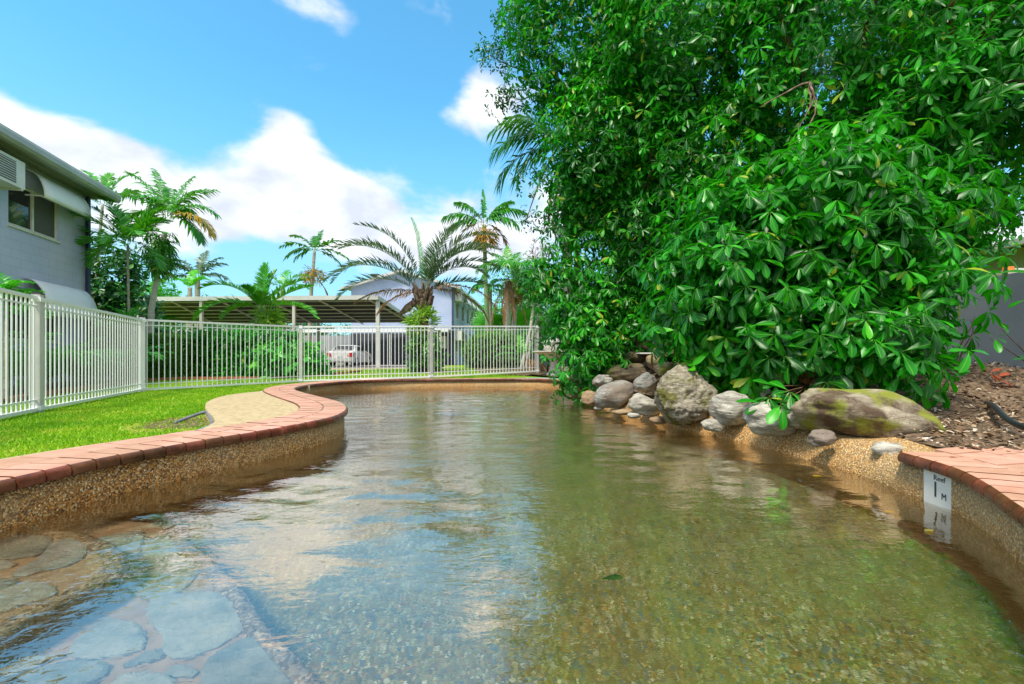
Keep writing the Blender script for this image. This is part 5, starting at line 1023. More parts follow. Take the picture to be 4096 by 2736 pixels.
bp_ = [gp(x, y, .08).to_2d() for x, y in ((1925, 1492), (2060, 1496), (2200, 1500), (2220, 1470), (2160, 1462), (1950, 1462), (1890, 1472))]
sheet('hedge_bed', [(p.x, p.y) for p in bp_], MT['mulch'], .02, kind='structure', step=.5)
# ------------------------------------------------------------------ left building
C0 = Vector((-11.23, 12.0, 0)); U_ = Vector((.256, -.967, 0)); N_ = Vector((.967, .256, 0)); U_.normalize(); N_.normalize()
def LB(t, n, z): p = C0+U_*t+N_*n; return Vector((p.x, p.y, z))
lb = thing('apartment_building', (-11.2, 12, -.1), 'blue grey blockwork building with white curved awnings at the left edge', 'building')
ML = Matrix((U_, N_, Vector((0, 0, 1)))).transposed()
# wall with openings for the two windows
def wallgrid(name, tt, zz, hole, mat, par, pt, rev=.09):
    v = []; f = []
    for j in range(len(zz)):
        for i in range(len(tt)): v.append(pt(tt[i], 0, zz[j]))
    n = len(tt)
    for j in range(len(zz)-1):
        for i in range(n-1):
            if (i, j) in hole: continue
            f.append((j*n+i, j*n+i+1, (j+1)*n+i+1, (j+1)*n+i))
    for (i, j) in hole:      # reveals
        q = [(tt[i], zz[j]), (tt[i+1], zz[j]), (tt[i+1], zz[j+1]), (tt[i], zz[j+1])]
        for a, b in zip(q, q[1:]+q[:1]):
            k = len(v); v += [pt(a[0], 0, a[1]), pt(b[0], 0, b[1]), pt(b[0], -rev, b[1]), pt(a[0], -rev, a[1])]; f.append((k, k+1, k+2, k+3))
    return link(bpy.data.objects.new(name, mesh(name, v, f, mat)), par)
wallgrid('wall', [0, .25, 1.02, 2.52, 2.6, 9], [-.2, .9, 2.05, 3.34, 4.30, 4.78], {(2, 3), (2, 1)}, MT['blueblock'], lb, LB)
mb = MB(); mb.add([LB(0, 0, -.2), LB(0, -7, -.2), LB(0, -7, 4.78), LB(0, 0, 4.78)], [(0, 1, 2, 3)]); mb.ob('wall', MT['blueblock'], lb)
def window(par, pt, t0, t1, z0, z1, dep=-.07, screen=True, nm='window'):
    fr = MB(); w = .055
    def bx(m_, ta, tb, za, zb, n0, n1):
        q = [pt(t, n, z) for t, n, z in ((ta, n0, za), (tb, n0, za), (tb, n1, za), (ta, n1, za), (ta, n0, zb), (tb, n0, zb), (tb, n1, zb), (ta, n1, zb))]
        m_.add(q, [(3, 2, 1, 0), (4, 5, 6, 7), (0, 1, 5, 4), (1, 2, 6, 5), (2, 3, 7, 6), (3, 0, 4, 7)])
    tm = (t0+t1)/2
    for a, b, c_, d_ in ((t0, t0+w, z0, z1), (t1-w, t1, z0, z1), (tm-w/2, tm+w/2, z0, z1)): bx(fr, a, b, c_, d_, dep-.03, dep+.03)
    for c_, d_ in ((z0, z0+w), (z1-w, z1)): bx(fr, t0+w, t1-w, c_, d_, dep-.028, dep+.028)
    f_ = fr.ob(nm, MT['frame'], par)
    for k, (a, b) in enumerate(((t0+w, tm-w/2), (tm+w/2, t1-w))):
        g_ = MB(); bx(g_, a, b, z0+w, z1-w, dep-.012, dep-.006); g_.ob('pane', MT['glass'], f_)
        if screen and k == 0: s_ = MB(); bx(s_, a, b, z0+w, z1-w, dep+.012, dep+.016); s_.ob('insect_screen', MT['screen'], f_)
    si = MB(); bx(si, t0-.03, t1+.03, z0-.045, z0, -.02, .03); si.ob('sill', MT['frame'], f_)
    return f_
window(lb, LB, 1.02, 2.52, 3.34, 4.30); window(lb, LB, 1.02, 2.52, .9, 2.05)
def awning(par, pt, t0, t1, zt, proj, drop, nm='awning', ns=5):
    v = []; f = []; seg = 8; ts = np.linspace(t0, t1, ns+1)
    for t in ts:
        for k in range(seg+1): a = R(90*k/seg); v.append(pt(t, .02+proj*math.sin(a), zt-drop*(1-math.cos(a))))
    for i in range(ns):
        for k in range(seg): b = i*(seg+1)+k; f.append((b, b+1, b+seg+2, b+seg+1))
    me = mesh(nm, v, f, MT['awning'], True); o = link(bpy.data.objects.new(nm, me), par)
    md = o.modifiers.new('thickness', 'SOLIDIFY'); md.thickness = .012
    fr = MB()
    for t in (t0, t1): fr.tube([pt(t, .02+(proj+.012)*math.sin(R(90*k/seg)), zt+.01-(drop)*(1-math.cos(R(90*k/seg)))) for k in range(seg+1)], .010, 5)
    for t in (t0, t1): fr.bar(pt(t, .02, zt-drop+.02), pt(t, proj, zt-drop+.02), .02, .03)
    fr.bar(pt(t0, proj+.01, zt-drop+.005), pt(t1, proj+.01, zt-drop+.005), .022, .03); fr.ob('awning_frame', MT['frame'], o)
    for t in (t0+.003, t1-.003):
        e = MB(); e.add([pt(t, .02, zt)]+[pt(t, .02+proj*math.sin(R(90*k/seg)), zt-drop*(1-math.cos(R(90*k/seg)))) for k in range(seg+1)]+[pt(t, .02, zt-drop)], [tuple(range(seg+3))]); 
    return o
awning(lb, LB, .5, 2.1, 4.66, .34, .58); awning(lb, LB, .35, 2.12, 2.27, .42, .80)
# roof: fascia, gutter, soffit, corrugated sheet
mb = MB(); mb.add([LB(-.2, 0, 4.78), LB(9, 0, 4.78), LB(9, .50, 4.78), LB(-.2, .50, 4.78)], [(0, 1, 2, 3)]); mb.add([LB(-.2, 0, 4.78), LB(-.2, -7, 4.78), LB(0, -7, 4.78), LB(0, 0, 4.78)], [(0, 1, 2, 3)]); mb.ob('soffit', MT['soffit'], lb)
for nn, r_ in ((.12, .02), (.30, .02)): m2 = MB(); m2.bar(LB(-.19, nn, 4.765), LB(9, nn, 4.765), .03, .02); m2.ob('soffit_batten', MT['soffit'], lb)
mb = MB(); prof = [(.50, 4.74), (.62, 4.74), (.66, 4.80), (.66, 4.90), (.63, 4.90), (.50, 4.90)]
mb.add([LB(-.25, a, b) for a, b in prof]+[LB(9, a, b) for a, b in prof], [(i, (i+1) % 6, 6+(i+1) % 6, 6+i) for i in range(6)]+[(5, 4, 3, 2, 1, 0)]); mb.ob('gutter', MT['gutter'], lb)
v = []; f = []; n = 190
for i in range(n+1):
    t = -.3+9.35*i/n; z = .018*(i % 2)
    for nn, zz in ((.60, 4.925), (-3.5, 5.75)): v.append(LB(t, nn, zz+z))
for i in range(n): f.append((2*i, 2*i+1, 2*i+3, 2*i+2))
link(bpy.data.objects.new('roof', mesh('roof', v, f, MT['sheetmetal'])), lb)
mb = MB(); mb.add([LB(-.25, .62, 4.78), LB(-.25, -3.5, 5.60), LB(-.25, -3.5, 5.76), LB(-.25, .62, 4.94)], [(0, 1, 2, 3)]); mb.add([LB(-.27, .66, 4.90), LB(-.27, -3.5, 5.75), LB(-.27, -3.5, 5.79), LB(-.27, .66, 4.95), LB(9, .66, 4.90), LB(9, .66, 4.95)], [(0, 1, 2, 3), (0, 3, 5, 4)]); mb.ob('barge_board', MT['sheetmetal'], lb)
mb = MB(); mb.add([LB(0, 0, 4.78), LB(0, -7, 4.78), LB(0, -3.5, 5.6)], [(0, 1, 2)]); mb.ob('gable', MT['blueblock'], lb)
mb = MB(); mb.bar(LB(.03, .06, -.1), LB(.03, .06, 4.76), .075, .075); mb.ob('downpipe', MT['trim'], lb)
mb = MB(); mb.bar(LB(-.04, .03, -.1), LB(-.04, .03, 4.76), .07, .05); mb.ob('corner_trim', MT['bluewall'], lb)
def aircon(par, pt, t0, t1, z0, z1, dep, s=1, louv=9):
    m_ = MB()
    def bx(m_, ta, tb, za, zb, n0, n1):
        q = [pt(t, n, z) for t, n, z in ((ta, n0, za), (tb, n0, za), (tb, n1, za), (ta, n1, za), (ta, n0, zb), (tb, n0, zb), (tb, n1, zb), (ta, n1, zb))]
        m_.add(q, [(3, 2, 1, 0), (4, 5, 6, 7), (0, 1, 5, 4), (1, 2, 6, 5), (2, 3, 7, 6), (3, 0, 4, 7)])
    bx(m_, t0, t1, z0, z1, .04, dep); o = m_.ob('air_conditioner', MT['acwhite'], par); g_ = MB(); w = t1-t0; ta, tb = t0+w*.30, t1-w*.08
    bx(g_, ta, tb, z0+.06*s, z1-.06*s, dep-.01, dep+.004); g_.ob('grille', MT['darkfan'], o)
    for k in range(louv):
        z = z0+.07*s+(z1-z0-.14*s)*(k+.5)/louv; l_ = MB(); bx(l_, ta, tb, z-.006*s, z+.006*s, dep+.004, dep+.014); l_.ob('louvre', MT['acwhite'], o)
    for ta_ in (t0+.05, t1-.09): b_ = MB(); bx(b_, ta_, ta_+.04, z0-.04, z0, 0, dep); b_.ob('bracket', MT['frame'], o)
aircon(lb, LB, 2.70, 3.5, 4.02, 4.58, .40)
# ------------------------------------------------------------------ far building
B0 = Vector((-4.65, 36.0, 0)); UB = Vector((.07, 1, 0)).normalized(); NB = Vector((1, -.07, 0)).normalized()
def FB(t, n, z): p = B0+UB*t+NB*n; return Vector((p.x, p.y, z))
def FG(t, n, z): p = B0-NB*t-UB*n; return Vector((p.x, p.y, z))        # gable side: t to the left, n towards the viewer
fb = thing('apartment_building', (-4.65, 36, 0), 'two storey pale blue building with a gable behind the carport', 'building')
tt = [0]; holes = set(); W1 = []
for k in range(4): tt += [1.1+2.6*k, 2.3+2.6*k]; 
tt += [11.6, 15.5]
zz = [-.3, 1.0, 2.2, 3.75, 5.1, 6.15]
for k in range(4): holes |= {(1+2*k, 1), (1+2*k, 3)}
wallgrid('wall', tt, zz, holes, MT['graywall2'] if 'graywall2' in MT else MT['farblue'], fb, FB)
mb = MB(); mb.add([FG(0, 0, 2.5), FG(8.3, 0, 2.5), FG(8.3, 0, 6.15), FG(0, 0, 6.15), FG(4.15, 0, 7.35)], [(0, 1, 2, 4, 3)]); mb.ob('gable_wall', MT['farblue'], fb)
mb = MB(); mb.add([FG(0, 0, -.3), FG(8.3, 0, -.3), FG(8.3, 0, 2.5), FG(0, 0, 2.5)], [(0, 1, 2, 3)]); mb.ob('ground_floor_wall', MT['navy'], fb)
for s_ in (0, 1):
    v = []; f = []; n = 60
    for i in range(n+1):
        t = -.5+16.5*i/n
        for a, z in ((4.15, 7.50), ((-.55 if s_ == 0 else 8.95), 6.10)): p = FG(a, -t, z+.02*(i % 2)); v.append(p)
    for i in range(n): f.append((2*i, 2*i+1, 2*i+3, 2*i+2) if s_ else (2*i, 2*i+2, 2*i+3, 2*i+1))
    link(bpy.data.objects.new('roof', mesh('roof', v, f, MT['sheetmetal'])), fb)
mb = MB()
for a0, z0, a1, z1 in ((4.15, 7.42, -.55, 6.02), (4.15, 7.42, 8.95, 6.02)): mb.bar(FG(a0, .5, z0), FG(a1, .5, z1), .06, .2)
mb.bar(FG(-.58, .5, 6.0), FG(-.58, -15.5, 6.0), .12, .16); mb.ob('fascia', MT['sheetmetal'], fb)
mb = MB(); mb.add([FG(-.5, .46, 6.0), FG(4.15, .46, 7.36), FG(4.15, -.02, 7.36), FG(-.5, -.02, 6.0)], [(0, 1, 2, 3)]); mb.add([FG(8.9, .46, 6.0), FG(4.15, .46, 7.36), FG(4.15, -.02, 7.36), FG(8.9, -.02, 6.0)], [(0, 1, 2, 3)]); mb.ob('soffit', MT['acwhite'], fb)
mb = MB(); mb.bar(FG(.02, .05, -.1), FG(.02, .05, 6.1), .16, .1); mb.ob('corner_trim', MT['trim'], fb)
mb = MB(); mb.bar(FB(11.6, .05, -.1), FB(11.6, .05, 6.0), .14, .1); mb.ob('downpipe', MT['trim'], fb)
for k in range(4):
    for z0, z1 in ((1.0, 2.2), (3.75, 5.1)): window(fb, FB, 1.1+2.6*k, 2.3+2.6*k, z0, z1, screen=False)
    awning(fb, FB, 1.6+2.6*k, 3.4+2.6*k, 5.75, .9, .75, ns=3); awning(fb, FB, 1.9+2.6*k, 3.8+2.6*k, 2.75, .9, .75, ns=3)
for t0 in (.4, 11.9): aircon(fb, FB, t0, t0+.9, 5.1, 5.9, .6, 1, 6)
aircon(fb, FB, .4, 1.3, 1.95, 2.7, .6, 1, 6); awning(fb, FB, 13.0, 15.0, 5.75, .9, .75, ns=3)
mb = MB(); mb.box(FG(.9, .12, 1.75), (.75, .18, 1.0)); mb.ob('meter_box', MT['acwhite'], fb)
mb = MB(); mb.lathe(at(1501, 1106, 36.2), [(.05, -.3), (.06, -.05), (.35, .0), (.42, .14), (.40, .15), (.1, .05)], 12); mb.ob('satellite_dish', MT['darkfan'], fb)
mb = MB(); mb.add([at(1790+60, 1352, 35), at(1862, 1358, 35), at(1861, 1382, 35), at(1852, 1374, 35)], [(0, 1, 2, 3)]); 
# second, lower white roof in front of it with its posts
lr = thing('lean_to_roof', (-12, 33.5, 0), 'long low white edged roof over the parking in front of the far building', 'roof')
mb = MB(); mb.bar((-27.5, 33.4, 2.42), (-4.7, 33.4, 2.56), .05, .2); mb.ob('fascia', MT['awning'], lr)
v = []; f = []
for i in range(121):
    x = -27.5+22.8*i/120
    for y, z in ((33.4, 2.54), (35.95, 2.75)): v.append((x, y, z+.02*(i % 2)+.14*(i/120)-.02))
for i in range(120): f.append((2*i, 2*i+2, 2*i+3, 2*i+1))
link(bpy.data.objects.new('roofing', mesh('roofing', v, f, MT['sheetmetal'])), lr)
for x in (-5.3, -9.0, -13.6, -18.5, -23): mb = MB(); mb.tube([(x, 33.5, -.1), (x, 33.5, 2.45)], .05, 8); mb.ob('post', MT['postgrey'], lr)
bwl = thing('panel_wall', (-16, 38, 0), 'grey panelled wall behind the parked white car', 'wall')
for k in range(9):
    mb = MB(); mb.box((-13.3-1.42*k, 38.0+.02*(k % 2), 1.15), (1.38, .08, 2.5)); mb.ob('panel', MT['graywall'], bwl)
# ------------------------------------------------------------------ carport
cp = thing('carport', (-10, 21, 0), 'long open carport with a corrugated steel roof on slim posts', 'carport')
fL, fRt = Vector((-18.6, 21.5, 3.31)), Vector((-6.2, 21.0, 3.33)); bL, bRt = Vector((-22.6, 29.0, 2.72)), Vector((-6.03, 28.5, 2.74))
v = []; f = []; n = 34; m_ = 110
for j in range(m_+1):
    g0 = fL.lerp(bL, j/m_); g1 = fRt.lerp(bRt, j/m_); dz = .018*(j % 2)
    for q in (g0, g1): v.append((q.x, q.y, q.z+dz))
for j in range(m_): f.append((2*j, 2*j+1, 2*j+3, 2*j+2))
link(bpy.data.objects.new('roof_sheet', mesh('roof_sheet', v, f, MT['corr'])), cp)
v = []; f = []
for j in range(m_+1):
    g0 = fL.lerp(bL, j/m_); g1 = fRt.lerp(bRt, j/m_); dz = .018*(j % 2)+.03
    for q in (g0, g1): v.append((q.x, q.y, q.z+dz))
for j in range(m_): f.append((2*j, 2*j+1, 2*j+3, 2*j+2))
link(bpy.data.objects.new('roof_top', mesh('roof_top', v, f, MT['sheetmetal'])), cp)
mb = MB(); mb.bar(fL+Vector((0, -.04, -.02)), fRt+Vector((.03, -.04, -.02)), .05, .20); mb.ob('front_fascia', MT['sheetmetal'], cp)
mb = MB(); mb.bar(fRt+Vector((.03, 0, -.02)), bRt+Vector((.03, 0, -.02)), .05, .18); mb.ob('end_fascia', MT['sheetmetal'], cp)
for k in range(7):
    f_ = (k+.6)/7; mb = MB(); mb.bar(fL.lerp(bL, f_)+Vector((0, 0, -.06)), fRt.lerp(bRt, f_)+Vector((0, 0, -.04)), .05, .05); mb.ob('purlin', MT['purlin'], cp)
for k in range(6):
    f_ = .02+k*.19; a = fL.lerp(fRt, f_); b = bL.lerp(bRt, f_+.02); mb = MB(); mb.bar(a+Vector((0, 0, -.13)), b+Vector((0, 0, -.09)), .06, .06); mb.ob('rafter', MT['purlin'], cp)
for (x, y, h) in ((-5.86+0, 21.2, 3.2), (-6.25, 27.5, 2.75), (-10.2, 21.3, 3.2), (-14.6, 21.4, 3.2), (-11.9, 28.0, 2.7), (-16.5, 28.2, 2.7)):
    x = max(x, -6.27) if False else x
    mb = MB(); mb.box((min(x, -6.25) if y < 22 and x > -7 else x, y, h/2-.05), (.16 if x > -7 else .12, .13, h+.1)); mb.ob('post', MT['postgrey'] if x > -7 else MT['purlin'], cp)
# ------------------------------------------------------------------ parked car
car = thing('parked_car', (-11.45, 30.2, 0), 'white sedan parked under the roof with its red tail lights showing', 'car'); cx_, cy_, cz_ = -11.45, 30.2, -.02
prof = [(0, .32), (.02, .62), (.05, .92), (.18, 1.0), (.62, 1.02), (1.05, 1.36), (1.6, 1.44), (2.5, 1.40), (3.15, 1.02), (4.1, .86), (4.4, .66), (4.45, .34), (4.4, .24), (.1, .24)]
secs = [(-.87, .88), (-.80, .99), (-.45, 1.0), (.45, 1.0), (.80, .99), (.87, .88)]; v = []; f = []
for w_, k in secs:
    for (y, z) in prof:
        cab = max(0, (z-1.0)/.44); v.append((cx_+w_*(1-.24*cab*(abs(w_) > .6)), cy_+(y-2.2)*(.96+.04*k)+2.2, cz_+.24+(z-.24)*k))
n = len(prof); f = [(i*n+j, i*n+(j+1) % n, (i+1)*n+(j+1) % n, (i+1)*n+j) for i in range(5) for j in range(n)]+[tuple(range(n)), tuple(range(6*n-1, 5*n-1, -1))]
link(bpy.data.objects.new('body', mesh('body', v, f, MT['carwhite'], False)), car)
def cb(nm, a, d, mat): mb = MB(); mb.box((cx_+a[0], cy_+a[1], cz_+a[2]), d); return mb.ob(nm, mat, car)
mb = MB(); mb.add([(cx_-.70, cy_+.66, cz_+1.04), (cx_+.70, cy_+.66, cz_+1.04), (cx_+.60, cy_+1.05, cz_+1.37), (cx_-.60, cy_+1.05, cz_+1.37)], [(0, 1, 2, 3)]); mb.v = [p+Vector((0, -.012, .012)) for p in mb.v]; mb.ob('rear_window', MT['glass'], car)
mb = MB(); mb.add([(cx_+.80, cy_+1.0, cz_+1.06), (cx_+.80, cy_+2.9, cz_+1.06), (cx_+.70, cy_+2.45, cz_+1.34), (cx_+.70, cy_+1.35, cz_+1.34)], [(0, 1, 2, 3)]); mb.v = [p+Vector((.03, 0, 0)) for p in mb.v]; mb.ob('side_window', MT['glass'], car)
for s_ in (-1, 1):
    mb = MB(); mb.add([(cx_+s_*.84, cy_-.0, cz_+.62), (cx_+s_*.50, cy_-.0, cz_+.64), (cx_+s_*.58, cy_+.02, cz_+.86), (cx_+s_*.80, cy_+.03, cz_+.90), (cx_+s_*.875, cy_+.20, cz_+.84), (cx_+s_*.875, cy_+.2, cz_+.64)], [(0, 1, 2, 3), (0, 3, 4, 5)]); mb.v = [p+Vector((s_*.012, -.012, 0)) for p in mb.v]; mb.ob('tail_light', MT['tail'], car)
cb('number_plate', (0, -.01, .70), (.38, .02, .13), MT['sign']); cb('bumper', (0, -.03, .44), (1.66, .14, .24), MT['carwhite']); cb('spoiler', (0, .16, 1.10), (1.15, .14, .03), MT['carwhite'])
for s_ in (-1, 1): cb('spoiler_leg', (s_*.5, .16, 1.04), (.05, .1, .1), MT['carwhite'])
for s_ in (-1, 1):
    for y in (.85, 3.5):
        mb = MB(); mb.tube([(cx_+s_*.68, cy_+y, cz_+.31), (cx_+s_*.885, cy_+y, cz_+.31)], .31, 16); w_ = mb.ob('wheel', MT['rubber'], car); mb = MB(); mb.tube([(cx_+s_*.88, cy_+y, cz_+.31), (cx_+s_*.895, cy_+y, cz_+.31)], .19, 12); mb.ob('rim', MT['sheetmetal'], w_)
# ------------------------------------------------------------------ garden walls on the right
gw = thing('garden_wall', (-1.2, 26, 0), 'low pale blue rendered garden wall behind the rounded hedge', 'wall')
MB().box(((P_(1925, 25.6)+P_(2330, 25.6))/2, 25.7, .85), (P_(2330, 25.6)-P_(1925, 25.6), .2, 1.9)).ob('wall_face', MT['bluewall'], gw)
MB().box(((P_(1925, 25.6)+P_(2330, 25.6))/2, 25.7, 1.82), (P_(2330, 25.6)-P_(1925, 25.6)+.05, .26, .06)).ob('capping', MT['farblue'], gw)
rw = thing('boundary_wall', (8.2, 8, .1), 'tall grey rendered boundary wall behind the mulch at right', 'wall')
mb = MB(); mb.add([(8.15, -1, -.1), (8.15, 15, -.1), (8.15, 15, 1.90), (8.15, -1, 1.90), (8.35, -1, 1.90), (8.35, 15, 1.90), (8.35, -1, -.1), (8.35, 15, -.1)], [(0, 1, 2, 3), (3, 2, 5, 4), (4, 5, 7, 6)]); mb.ob('wall_face', MT['graywall'], rw)
for y in (7.0, 10.4, 4.0): MB().box((8.148, y, .9), (.012, .012, 2.0)).ob('expansion_joint', MT['darkfan'], rw)
nb_ = thing('neighbour_building', (20, 15, 0), 'cream neighbouring house with a dark eave above the boundary wall', 'building')
MB().box((19.5, 19.0, 2.0), (6, 12, 4.2)).ob('wall_face', MT['tank'], nb_)
mb = MB(); mb.add([(15.6, 12.0, 4.05), (24, 12.0, 4.9), (24, 26, 4.9), (15.6, 26, 4.05)], [(0, 1, 2, 3)]); o = mb.ob('roof', MT['soffit'], nb_); mb = MB(); mb.bar((15.6, 12.0, 4.10), (15.6, 26, 4.10), .14, .2); mb.bar((15.6, 12.0, 4.15), (24, 12.0, 5.0), .08, .2); mb.ob('gutter', MT['sheetmetal'], nb_)
og = thing('orange_crate', at(4033, 1076, 9.2), 'small orange object showing above the grey boundary wall', 'crate'); q = at(4033, 1076, 9.2)
MB().box(q, (.14, .1, .09)).ob('body', MT['orange'], og); MB().box(q+Vector((.18, 0, -.02)), (.2, .1, .06)).ob('bag', MT['postgrey'], og)
pd = MB(); pd.box((q.x+.05, q.y, q.z-.6), (.5, .3, 1.1)); T(pd.ob('storage_cabinet', MT['tank'], None), 'pale cabinet behind the boundary wall under the orange crate', 'cabinet')
# ------------------------------------------------------------------ stone urn
c = at(2222, 1440, 11.9); ur = thing('stone_urn', (c.x, c.y, 0), 'cream fluted cast stone urn at the far corner of the pool', 'urn'); z0 = zg(c.x, c.y)
MB().lathe((c.x, c.y, z0), [(.24, 0), (.24, .08), (.17, .12), (.13, .3), (.14, .42), (.20, .50), (.34, .56), (.56, .62), (.60, .64), (.60, .66), (.52, .665), (.4, .60), (.05, .58)], 32).ob('basin', MT['stone'], ur, True)
MB().lathe((c.x, c.y, z0+.60), [(.12, 0), (.16, .05), (.30, .10), (.34, .18), (.30, .26), (.36, .29), (.34, .31), (.22, .36), (.12, .46), (.06, .50)], 48, .12, (2, 5)).ob('fluted_bowl', MT['stone'], ur, True)
# ------------------------------------------------------------------ pipes and small things
def pipe(name, pts, r, mat, label, cat='pipe'):
    P = [Vector(p) for p in pts]; Q = []
    for i in range(len(P)-1):
        a, b, c_, d_ = P[max(0, i-1)], P[i], P[i+1], P[min(len(P)-1, i+2)]
        for k in range(6): t = k/6; Q.append(.5*((2*b)+(c_-a)*t+(2*a-5*b+4*c_-d_)*t*t+(3*b-a-3*c_+d_)*t**3))
    Q.append(P[-1]); mb = MB(); mb.tube(Q, r, 10); return T(mb.ob(name, mat, None, True), label, cat)
pipe('black_hose', [gp(3900, 1602, .02)+Vector((0, 0, .0)), gp(3965, 1632, .08)+Vector((0, 0, .03)), gp(4020, 1680, .07)+Vector((0, 0, .02)), gp(4096, 1722, .05)+Vector((0, 0, .02)), gp(4300, 1760, .05)], .021, MT['hose'], 'black poly hose lying on the mulch at the right edge')
pipe('grey_pipe', [gp(700, 1692, -.10), gp(760, 1668, -.07), gp(822, 1648, -.035), gp(836, 1662, -.04), gp(848, 1690, -.06), gp(835, 1708, -.08), gp(795, 1722, -.10)], .016, MT['greypipe'], 'grey plastic pipe poking out of the lawn beside the concrete pad')
pipe('irrigation_pipe', [gp(2118, 1490, .04), gp(2150, 1484, .05), gp(2200, 1478, .06), gp(2300, 1474, .06)], .03, MT['hose'], 'dark pipe lying on the mulch at the foot of the fence')
pc_ = under(1815, 1652, -1.36); d_ = MB(); d_.lathe(pc_, [(.30, -.02), (.30, .01), (.24, .04), (.06, .05)], 24); T(d_.ob('drain_cover', MT['drain'], None, True), 'pale blue round cover on the deep pool floor', 'cover')
for (x, y), lb in (((2020, 2255), 'pale blue tile chip lying on the pool floor below its twin'), ((2028, 2240), 'pale blue tile chip lying on the pool floor above its twin')):
    p = under(x, y+(5 if y > 2250 else -8), -.985); T(MB().box(p, (.05, .032, .012), Matrix.Rotation(.2, 3, 'Z')).ob('tile_chip', MT['drain'], None), lb, 'tile')
def floating(px, py, L_, mat, rr, lb, z=WZ+.004, rot=0, flat=1):
    me = mesh('fallen_leaf', [Vector((x, y, zz*.4)) for x, y, zz in LB_V], LB_F, mat, True); add_attr(me, 'rnd', [rr]*len(LB_V)); add_attr(me, 'mid', LB_M); o = bpy.data.objects.new('fallen_leaf', me); p = gp(px, py, z) if z > -.3 else under(px, py, z); o.location = p; o.scale = (L_*1.1, L_, L_); o.rotation_euler = (.02, .03, rot); sc.collection.objects.link(o); T(o, lb, 'leaf')
floating(3300, 1905, .07, MT['palmgold'], .6, 'thin yellow leaf floating near the aggregate ledge', rot=1.3)
floating(3590, 2050, .05, MT['palmgold'], .9, 'oval orange leaf floating left of the depth sign', rot=1.2)
floating(3740, 2118, .06, MT['palmgold'], .3, 'yellow green leaf floating in front of the depth sign', rot=1.9)
floating(2390, 2318, .09, MT['twigs'], .0, 'dark green leaf drifting in the middle of the pool', rot=-1.4)
floating(250, 2385, .05, MT['palmgold'], .8, 'small yellow leaf on the upper pool step', z=zA+.0, rot=.4)
floating(3840, 1828, .05, MT['leafred'], .2, 'dark red leaf lying on the right hand paving', z=.004, rot=1.5)
floating(2900, 1630, .09, MT['palmdead'], .5, 'dry curled leaf fallen on the pale boulder', z=.22, rot=1.2)
sheet('worn_soil', [(-3.15+.40*math.cos(a)*(1+.25*math.sin(3*a)), 4.45+.5*math.sin(a)*(1+.2*math.cos(2*a))) for a in [k*math.pi/12 for k in range(24)]], MT['mulch'], .004, kind='structure', step=.2)
# ------------------------------------------------------------------ mulch chips and grass blades (nobody could count these)
def scatter(name, polyfn, n, xr, yr, zf, mat, make, kind='stuff'):
    V = []; Fc = []; rn = []; md = []; k = 0; tries = 0
    while k < n and tries < n*6:
        tries += 1; x = rng.uniform(*xr); y = rng.uniform(*yr)
        if not polyfn(x, y): continue
        v, f, r_, m_ = make(x, y, zf(x, y)); b = len(V); V += v; Fc += [tuple(i+b for i in q) for q in f]; rn += [r_]*len(v); md += m_; k += 1
    o = link(bpy.data.objects.new(name, tri_mesh(name, V, Fc, mat, rn, md, False))); return T(o, kind=kind)
def chip(x, y, z):
    a = rng.uniform(0, 6.28); L_ = rng.uniform(.015, .045)*(1 if rng.random() < .85 else 1.8); w = L_*rng.uniform(.25, .6); t = rng.gauss(0, .35); u = Vector((math.cos(a), math.sin(a), t)).normalized(); s = Vector((-math.sin(a), math.cos(a), rng.gauss(0, .4))).normalized(); c = Vector((x, y, z+rng.uniform(.0, .03))); up = Vector((0, 0, L_*rng.uniform(.02, .2)))
    v = [tuple(c-u*L_/2-s*w/2), tuple(c-u*L_/2+s*w/2), tuple(c-s*w/2*1.1+up), tuple(c+s*w/2*1.1+up), tuple(c+u*L_/2-s*w/3), tuple(c+u*L_/2+s*w/3)]
    return v, [(0, 2, 3), (0, 3, 1), (2, 4, 5), (2, 5, 3)], rng.random(), [1]*6
bbp = [(p[0], p[1]) for p in mb_poly]
hp = [off(i, .60) for i in range(0, nW, 4)]
def near_bias(x, y): return inside((x, y), bbp) and rng.random() < min(1, 4.0/(math.hypot(x, y)))
scatter('mulch_chips', near_bias, 26000, (1.0, 8.1), (1.2, 14), mulch_z, MT['chip'], chip)
bb2 = [(p.x, p.y) for p in bp_]
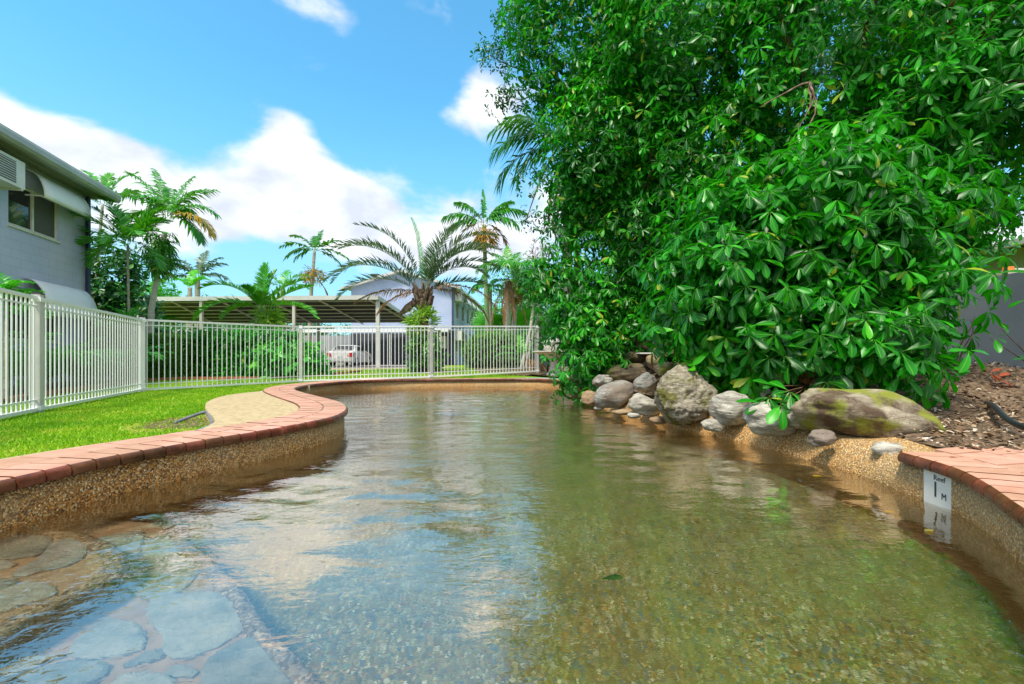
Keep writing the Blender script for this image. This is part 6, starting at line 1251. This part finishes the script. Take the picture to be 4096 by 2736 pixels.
scatter('bark_mulch', lambda x, y: inside((x, y), bb2), 1500, (-3, 3), (14, 22), lambda x, y: zg(x, y)+.02, MT['chip'], lambda x, y, z: chip(x, y, z+.01))
padp = [(p.x, p.y) for p in padpoly]; stp = [off(i, .60) for i in range(0, nW, 3)]
def lawn(x, y):
    if inside((x, y), stp) or inside((x, y), padp): return False
    return not inside((x, y), bbp)
def blade(x, y, z):
    a = rng.uniform(0, 6.28); d = math.hypot(x, y); h = rng.uniform(.014, .034); w = .0022+.0009*d; lean = rng.gauss(0, .018), rng.gauss(0, .018)
    q = noise.noise(Vector((x*1.5, y*1.5, 3))); r_ = min(1, max(0, .42+.35*q+rng.gauss(0, .2)+(.3 if rng.random() > .95 else 0)))
    # bare worn patch beside the pipe
    pt_ = math.hypot((x+3.15)/.42, (y-4.45)/.55)
    if pt_ < 1.2+.5*noise.noise(Vector((x*5, y*5, 0))) and rng.random() < .85: r_ = rng.uniform(.9, 1); h *= .25
    if noise.noise(Vector((x*3, y*3, 9))) > .28 and rng.random() < .45: r_ = rng.uniform(.75, 1)
    c, s = math.cos(a)*w, math.sin(a)*w
    return [(x-c, y-s, z), (x+c, y+s, z), (x+lean[0], y+lean[1], z+h)], [(0, 1, 2)], r_, [1, 1, 1]
scatter('lawn_grass', lambda x, y: lawn(x, y) and rng.random() < (1 if y < 5.5 else .5), 130000, (-6.8, -1.5), (1.4, 11.2), zg, MT['blade'], blade)
def blade2(x, y, z):
    v, f, r_, m_ = blade(x, y, z); return v, f, r_, m_
scatter('far_lawn_grass', lambda x, y: lawn(x, y), 36000, (-9, 1.5), (11.0, 19), zg, MT['blade'], blade2)
sc.world.cycles.sampling_method = 'AUTOMATIC' if hasattr(sc.world, 'cycles') else 'AUTOMATIC'
sc.cycles.max_bounces = 9; sc.cycles.diffuse_bounces = 3; sc.cycles.glossy_bounces = 3; sc.cycles.transmission_bounces = 6; sc.cycles.transparent_max_bounces = 6
sc.cycles.caustics_refractive = True; sc.cycles.caustics_reflective = False; sc.cycles.sample_clamp_indirect = 6
